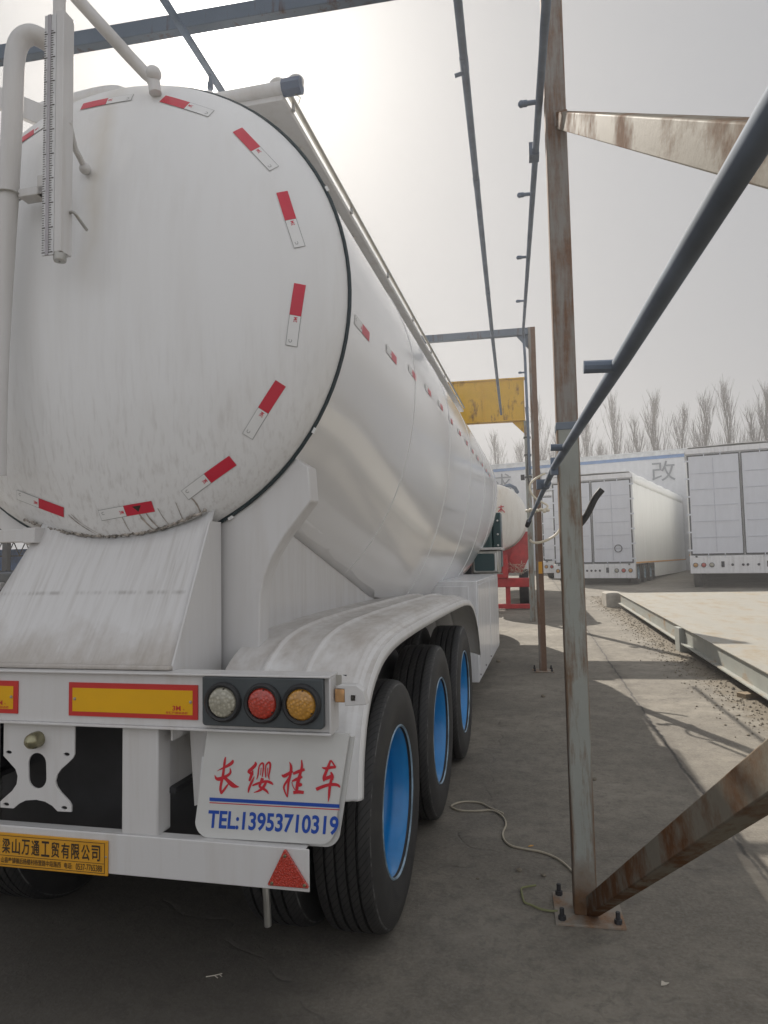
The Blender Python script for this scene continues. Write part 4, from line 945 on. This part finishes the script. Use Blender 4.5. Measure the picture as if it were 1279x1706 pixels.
a_ = radians(16.5)
box_trailer('white box trailer at the right edge with the tallest rear doors', (6.10 + 1.75 * cos(a_), 26.4 - 1.75 * sin(a_), gz(26)), hd(16.5), 3.5, 5.0, 14, 1, loops=0, hb=.52, zt=1.12)
box_trailer('white box trailer glimpsed between the two nearest steel posts, the farthest back', (1.28 + 1.6 * cos(a_), 34.2 - 1.6 * sin(a_), gz(34)), hd(16.5), 3.2, 4.2, 13, 1)

# ================================================================== long shed wall with painted slogan
wa = radians(-18)
Wl = thing('warehouse', 'long low grey clad building with a blue eaves band and a painted slogan', 'building', (-.87, 45, gz(45)), wa)
gw = gz(45); Ht = 7.55 - gw
b = MB(); rows = [[], []]
for i in range(0, 900):
    x = -30 + .1 * i; dy = .02 if i % 4 < 2 else 0; rows[0].append((x, -dy, -1)); rows[1].append((x, -dy, Ht - .45))
b.grid(rows).build('wall', M['wall'], Wl, ang=20)
MB().box(-30, 60, -.06, .1, Ht - .449, Ht - .27).build('eaves_band', M['bluetrim'], Wl)
MB().box(-30, 60, -.09, .1, Ht - .268, Ht - .05).build('fascia', M['panelwht'], Wl)
MB().prism([(-.12, Ht - .045), (-.12, Ht + .02), (6, Ht + .7), (14, Ht - .1), (14, Ht - .2)], 'x', -30, 60).build('roof', M['panelwht'], Wl)
def wallx(px):  # px measured positions turned into metres along the wall
    k = (px - 858) / 1161; kk = .9826 * 1; 
    X = lambda t: -.87 + t * cos(wa); Y = lambda t: 45 + t * sin(wa)
    t = 0
    for _ in range(30): t = ((k * Y(t) * .985) + .87) / cos(wa)
    return t
for ch, px in (('求', 841), ('实', 903), ('改', 1097), ('进', 1156)):
    cw = MB(); t0 = wallx(px); put_text(cw, ch, lambda u, v: (t0 - .62 + 1.25 * u, -.08, Ht - 1.75 + 1.15 * v), 0, .0); cw.build('slogan_letter', M['char'], Wl)

# ================================================================== bare poplars
def poplar(seed, H):
    rnd = random.Random(seed); tr = MB(); cr = MB()
    pts = [Vector((0, 0, 0))]
    for i in range(1, 9): pts.append(Vector((rnd.uniform(-.06, .06) * i, rnd.uniform(-.06, .06) * i, H * .92 * i / 8)))
    tr.tube(pts, [.17 * (1 - .11 * i) for i in range(9)], 7)
    def along(t):
        f = t * 8; i = min(7, int(f)); return pts[i].lerp(pts[i + 1], f - i)
    for k in range(84):
        t = .12 + .83 * rnd.random() ** 1.25; p = along(t); a = rnd.uniform(0, 2 * pi); L = H * (.46 * (1 - t) + .06) * rnd.uniform(.7, 1.25)
        tilt = radians(rnd.uniform(7, 22)); d = Vector((cos(a) * sin(tilt), sin(a) * sin(tilt), cos(tilt)))
        q = [p]; dd = d.copy()
        for i in range(4):
            dd = (dd + Vector((0, 0, .10)) + Vector((rnd.uniform(-.1, .1), rnd.uniform(-.1, .1), 0))).normalized(); q.append(q[-1] + dd * L / 4)
        r0 = .019 + .02 * (1 - t); cr.tube(q, [r0, r0 * .75, r0 * .55, r0 * .4, .007], 3, cap=False)
        for j in range(8):
            u = rnd.uniform(.25, .98) * 4; i = min(3, int(u)); s = q[i].lerp(q[i + 1], u - i); a2 = rnd.uniform(0, 2 * pi); t2 = radians(rnd.uniform(20, 50))
            e = (Vector((cos(a2) * sin(t2), sin(a2) * sin(t2), cos(t2))) * .6 + dd * .6).normalized(); l2 = rnd.uniform(.4, 1.1)
            cr.tube([s, s + e * l2 * .5 + Vector((0, 0, .03)), s + e * l2 + Vector((0, 0, .12))], [.011, .008, .005], 3, cap=False)
    return tr, cr
base = []
for i in range(5):
    H = (13.5, 14.3, 13.0, 14.8, 13.8)[i]; tr, cr = poplar(40 + i, H); base.append((tr, cr, H))
made = {}
tpx = [792, 832, 871, 901, 930, 956, 983, 995, 1021, 1055, 1088, 1130, 1160, 1193, 1231, 1257, 1290, 1325]
for i, px in enumerate(tpx):
    k = (px - 858) / 1161 * .985
    # row runs from (-3,67) to (22,53)
    y = 67.0
    for _ in range(20): y = 67 - .56 * (k * y + 3)
    y += (0, 1.5, -1, .6, 2.2)[i % 5] if px not in (995,) else 6
    x = k * y; v = i % 5
    o = thing('poplar_tree', 'tall bare poplar with fine upright twigs standing behind the long clad building', 'tree', (x, y, gz(48)), random.uniform(0, 6), 'bare poplars behind the clad building')
    sc_ = (.90, 1.0, .95, 1.05, .92, 1.03, .97)[i % 7] * (.93 if px < 880 else 1.0); o.scale = (sc_, sc_, sc_)
    if v not in made:
        a1 = base[v][0].build('trunk', M['bark'], o); a2 = base[v][1].build('crown', M['twig'], o); made[v] = (a1, a2)
    else:
        for src in made[v]:
            c = src.copy(); COL.objects.link(c); c.parent = o
    if px == 832:
        nb = MB().sphere((-.6, -.3, 9.9), .26, n=6, sc=(1.4, 1, .7)).build('bird_nest', M['bark'], o)
_lab = {792: 'hidden mostly by the tank, leftmost of the row', 832: 'with a dark bird nest, left of the thin yellow girder post', 871: 'directly behind the thin girder post', 901: 'just right of the second wash-frame post', 930: 'hidden by the tall near post, on its left edge', 956: 'hidden by the tall near post, on its right edge', 983: 'first clear tree right of the tall near post', 995: 'set farther back, second right of the tall near post', 1021: 'third right of the tall near post', 1055: 'above the right corner of the middle box trailer', 1088: 'above the curtain side of the middle box trailer', 1130: 'left of the right-hand box trailer top corner', 1160: 'just over the right-hand box trailer top left corner', 1193: 'above the left door of the right-hand box trailer', 1231: 'above the door joint of the right-hand box trailer', 1257: 'nearest to the right edge of the picture', 1290: 'beyond the right edge', 1325: 'beyond the right edge, last of the row'}
for o, px in zip([q for q in bpy.data.objects if q.name.startswith('poplar_tree')], tpx): o['label'] = 'bare poplar ' + _lab[px]

# ================================================================== open shed far left
Sh = thing('open_shed', 'dark roofed open shed with blue and white striped back panels, far left', 'shed', (-12, 15, gz(15)))
MB().box(-6, 3.2, -1.6, 3, 2.15, 2.45).build('roof', M['shedroof'], Sh, bevel=.02)
for x in (-5.5, -1.5, .95, 2.9): MB().box(x, x + .12, -1.5, -1.38, -.3, 2.15).build('post', M['chassis'], Sh)
b = MB(); random.seed(5)
for i in range(60): b.box(-6 + .15 * i, -6 + .15 * i + .15, 2.6, 2.62 + .01 * (i % 2), -.2, 1.95, random.choice((0, 0, 1)))
b.build('back_panel', [M['panelblue'], M['panelwht']], Sh)
b = MB()
for i in range(26): b.beam((-6 + .35 * i, 1.2, 1.75), (-5.82 + .35 * i, 1.2, 2.1), .02, .02); b.beam((-5.82 + .35 * i, 1.2, 2.1), (-5.65 + .35 * i, 1.2, 1.75), .02, .02)
b.box(-6, 3.1, 1.18, 1.22, 1.72, 1.75); b.box(-6, 3.1, 1.18, 1.22, 2.1, 2.13); b.build('truss', M['chassis'], Sh)
cr_ = thing('parked_car', 'dark parked car half seen under the open shed', 'car', (-11.0, 14.2, gz(14)))
MB().prism([(-1.9, .35), (1.9, .35), (1.95, .8), (1.2, .9), (.7, 1.38), (-.9, 1.40), (-1.7, .95), (-1.95, .85)], 'y', -.8, .8).build('body', pbr('car_paint', (.02, .03, .05), .25, coat=.5), cr_, bevel=.08)
MB().prism([(1.05, .92), (.62, 1.32), (-.8, 1.34), (-1.4, .96)], 'y', -.81, .81).build('side_glass', M['glass'], cr_)
for x in (-1.2, 1.2):
    for y in (-.72, .72): q = MB().lathe([(-.1, .2), (-.1, .33), (.1, .33), (.1, .2)], (0, 0, 0), 'y', 24).build('wheel', M['tyre'], cr_); q.location = (x, y, .33)

# ================================================================== dusty air
hm = bpy.data.materials.new('dusty_air'); hm.use_nodes = True; n_ = hm.node_tree
n_.nodes.remove(n_.nodes['Principled BSDF']); pv = n_.nodes.new('ShaderNodeVolumePrincipled')
pv.inputs['Color'].default_value = (.93, .93, .95, 1); pv.inputs['Density'].default_value = .0042; pv.inputs['Anisotropy'].default_value = .55
n_.links.new(pv.outputs[0], n_.nodes['Material Output'].inputs['Volume'])
tag(MB().box(-40, 75, -6, 100, -1.2, 20).build('haze', hm), kind='stuff')
